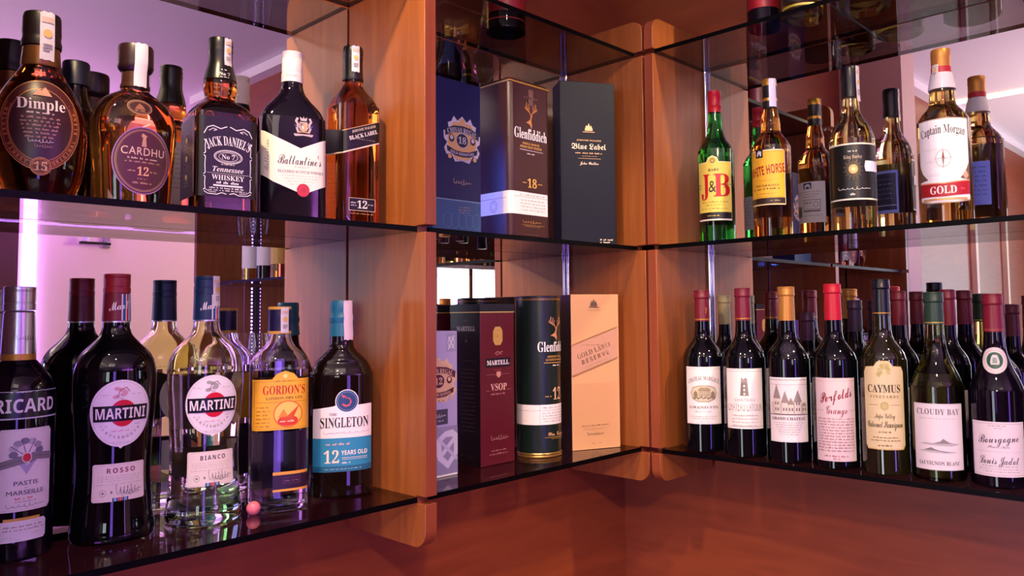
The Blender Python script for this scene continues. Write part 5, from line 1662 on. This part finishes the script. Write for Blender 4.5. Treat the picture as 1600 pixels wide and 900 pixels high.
def wine_bourgogne():
    r, sf, pr = wine(-.122, -.7985, .281, BURG, DARKV, P('7c1428', .4), .2245, 'dark sloping wine with red capsule, green round seal and script label, far right', 0, band=(.2265, .2290, P('9a4a3a', .4, .3)))
    L = Label(sf, 3, 4); L.ell(0, 183, 20.5, 19, P('e9ddd8', .45)); L.ring(0, 183, 19.4, 17.9, .4, LN); L.ell(0, 183, 12.5, 12, P('2c5a44', .45)); L.poly([(-6, 177), (6, 177), (7, 181), (5, 188), (3, 191), (-3, 191), (-5, 188), (-7, 181)], P('dcd8d2')); L.poly([(-3.6, 179), (3.6, 179), (3, 187), (-3, 187)], P('8a9a90')); L.ring(0, 183, 16.5, 15.2, .5, P('c99a9a')); L.build('neck_seal', r)
    L = Label(sf, 3); L.rect(-43, 34, 43, 110, P('efe0e0', .45)); L.frame(-41.5, 36, 41.5, 108, .35, P('9a8a88')); L.frame(-40.2, 37.3, 40.2, 106.7, .2, P('b5a5a2')); L.micro(-14, 14, 105, 1.6, LN, 1); L.micro(-6, 6, 101.8, 1.2, LN, 2)
    DKI = P('4a4048', .5)
    L.text('Bourgogne', 0, 88, 11, DKI, 'script', 62, rot=3); L.text('Pinot Noir', 0, 77, 3.6, P('6a6068'), 'script', 32); L.rect(-34, 70, 34, 70.2, LN); L.text('Louis Jadot', 0, 58, 11, DKI, 'script', 60)
    L.micro(-26, 30, 49.5, 1.6, LN, 4); L.micro(-30, 30, 45.5, 1.2, LN, 5); L.micro(-24, 30, 41.5, 1.4, LN, 6)
    L.vmap = ((34, 58, 88, 110), (18, 41, 72, 96)); L.build('front_label', r)


wine_margaux(); wine_latour(); wine_castle(); wine_penfolds(); wine_caymus(); wine_cloudy(); wine_bourgogne()
for (x, y, h, cap, lab, pr_) in ((-.048, -.2950, .293, '8a8460', 'wine with khaki capsule standing behind the first two wines', BORD),
                                 (-.048, -.4700, .256, '3a1a3a', 'shorter wine with purple capsule behind the gold-capped wine', BORD),
                                 (-.046, -.5580, .277, '33203a', 'wine with dusky purple capsule behind the red-capped wine', BORD),
                                 (-.046, -.6340, .291, '6a1426', 'wine with dark red capsule behind the black-capped wine', BORD),
                                 (-.046, -.7130, .291, '70162c', 'wine with wine-red capsule behind the green-capped bottle', BORD),
                                 (-.046, -.7850, .266, '5c1224', 'wine with red capsule half hidden by the far right front wine', BORD)):
    r, sf, _ = wine(x, y, h, pr_, DARKG, P(cap, .42), h * .80, lab, 0, 'second row of wines against the mirror', sc=.88)
    L = Label(sf, 4); L.rect(-32, 55, 32, 130, P('d8ccc6', .5)); L.build('front_label', r)
r, sf, _ = wine(-.120, -.8930, .296, BORD, DARKG, P('14161f', .4), .24, 'wine with dark blue capsule cut by the right edge', 0)
L = Label(sf, 4); L.rect(-36, 60, 36, 140, PAPER); L.build('front_label', r)


# ================================================================== TOP SHELF, RIGHT, AND FAR END OF THE RIGHT BAY
GT = 'bottles on the top shelves'


def top_bottle(x, y, z, R_, h, glassm, cap, lab, lcol, name='spirit_bottle', bandz=None):
    r = root(name, (x, y, z), face_cam(x, y, 0), lab, 'spirit bottle', GT)
    pr = prof([(0, R_ * .9), (.003, R_ * .98), (.010, R_), (h * .56, R_), (h * .63, R_ * .88), (h * .70, R_ * .55), (h * .76, R_ * .42), (h * .92, R_ * .36)])
    body(r, pr, glassm); capsule(r, h * .82, h, R_ * .42, R_ * .38, cap, name='cap')
    L = Label(Surf(pr, 'arc'), 4)
    for z0, z1, c in lcol:
        L.rect(-R_ * 1250, z0, R_ * 1250, z1, P(c, .4))
    L.build('front_label', r)
    return r


top_bottle(-.118, -.436, ZTT, .0300, .25, DARKV, BLACK, 'dark bottle with red label on the top shelf, nearest the corner', [(34, 90, '8a1420')])
top_bottle(-.118, -.512, ZTT, .0360, .24, OLIVE, P('2a2a18', .4), 'olive bottle with dark label on the top shelf, beside the red-labelled one', [(14, 18, 'a89a3a'), (22, 100, '1c1c14')])
top_bottle(-.085, -.610, ZTT, .0420, .28, OLIVE, BLACK, 'wide olive bottle on the top shelf, seen through the glass', [(30, 110, '2a2a20')])
top_bottle(-.090, -.735, ZTT, .0470, .27, DARKB, BLACK, 'wide brown bottle on the top shelf, seen through the glass', [(30, 110, '3a1a14')])
top_bottle(-.080, -.860, ZTT, .0420, .28, DARKG, BLACK, 'dark round bottle on the top shelf, near the right edge', [(30, 110, '1a2a2a')])
top_bottle(-.095, -1.41, ZMT, .0360, .29, AMBER, BLACK, 'amber bottle on the middle shelf farther along the right bay', [(50, 130, 'c9a24a')])
top_bottle(-.095, -1.51, ZMT, .0350, .30, DARKG, BLACK, 'dark bottle with white label farther along the right bay', [(50, 140, 'e6e0e6')])
top_bottle(-.095, -1.62, ZMT, .0360, .29, HONEY, GOLD, 'gold bottle with white label at the end of the right bay', [(45, 150, 'ece6ea')])


def glassware(x, y, lab):
    r = root('wine_glass', (x, y, ZBT), 0, lab, 'wine glass', 'wine glasses at the far end of the right bay')
    b = [(.0003, .031), (.002, .031), (.0035, .010), (.010, .0036), (.085, .0034), (.095, .010), (.110, .026), (.135, .034), (.165, .034), (.205, .029)]
    pr = prof([(z, q) for z, q in b], 3); m = MB()
    rows = pr + [(z, max(q - .0012, .0005), 2, 1) for z, q, _, _ in pr[::-1] if z > .098] + [(.0975, .0006, 2, 1)]
    m.lathe(rows, CLEAR, 32, closed=True); m.build('bowl_and_stem', r)


glassware(-.10, -1.565, 'empty stemmed wine glass reflected in the left mirror, nearer the wines')
glassware(-.10, -1.660, 'empty stemmed wine glass beside the dotted violet light')
dl = root('dotted_light', (-.0085, -1.79, ZBT), 0, 'upright strip of violet light dots at the end of the right bay', 'LED light')
m = MB(); m.box((-.006, -.004, 0), (.006, .004, .378), P('2a2440', .4)); m.build('strip_backing', dl)
m = MB()
for k in range(27):
    m.box((-.0085, -.003, .008 + k * .0138), (-.0055, .003, .014 + k * .0138), VIOLET)
o = m.build('light_dots', dl)

for r, k in _sl:
    Mx = Matrix.Diagonal((k, k, 1, 1))
    for c in r.children_recursive:
        c.data.transform(Mx)
D.objects.remove(_to); D.curves.remove(_cu)
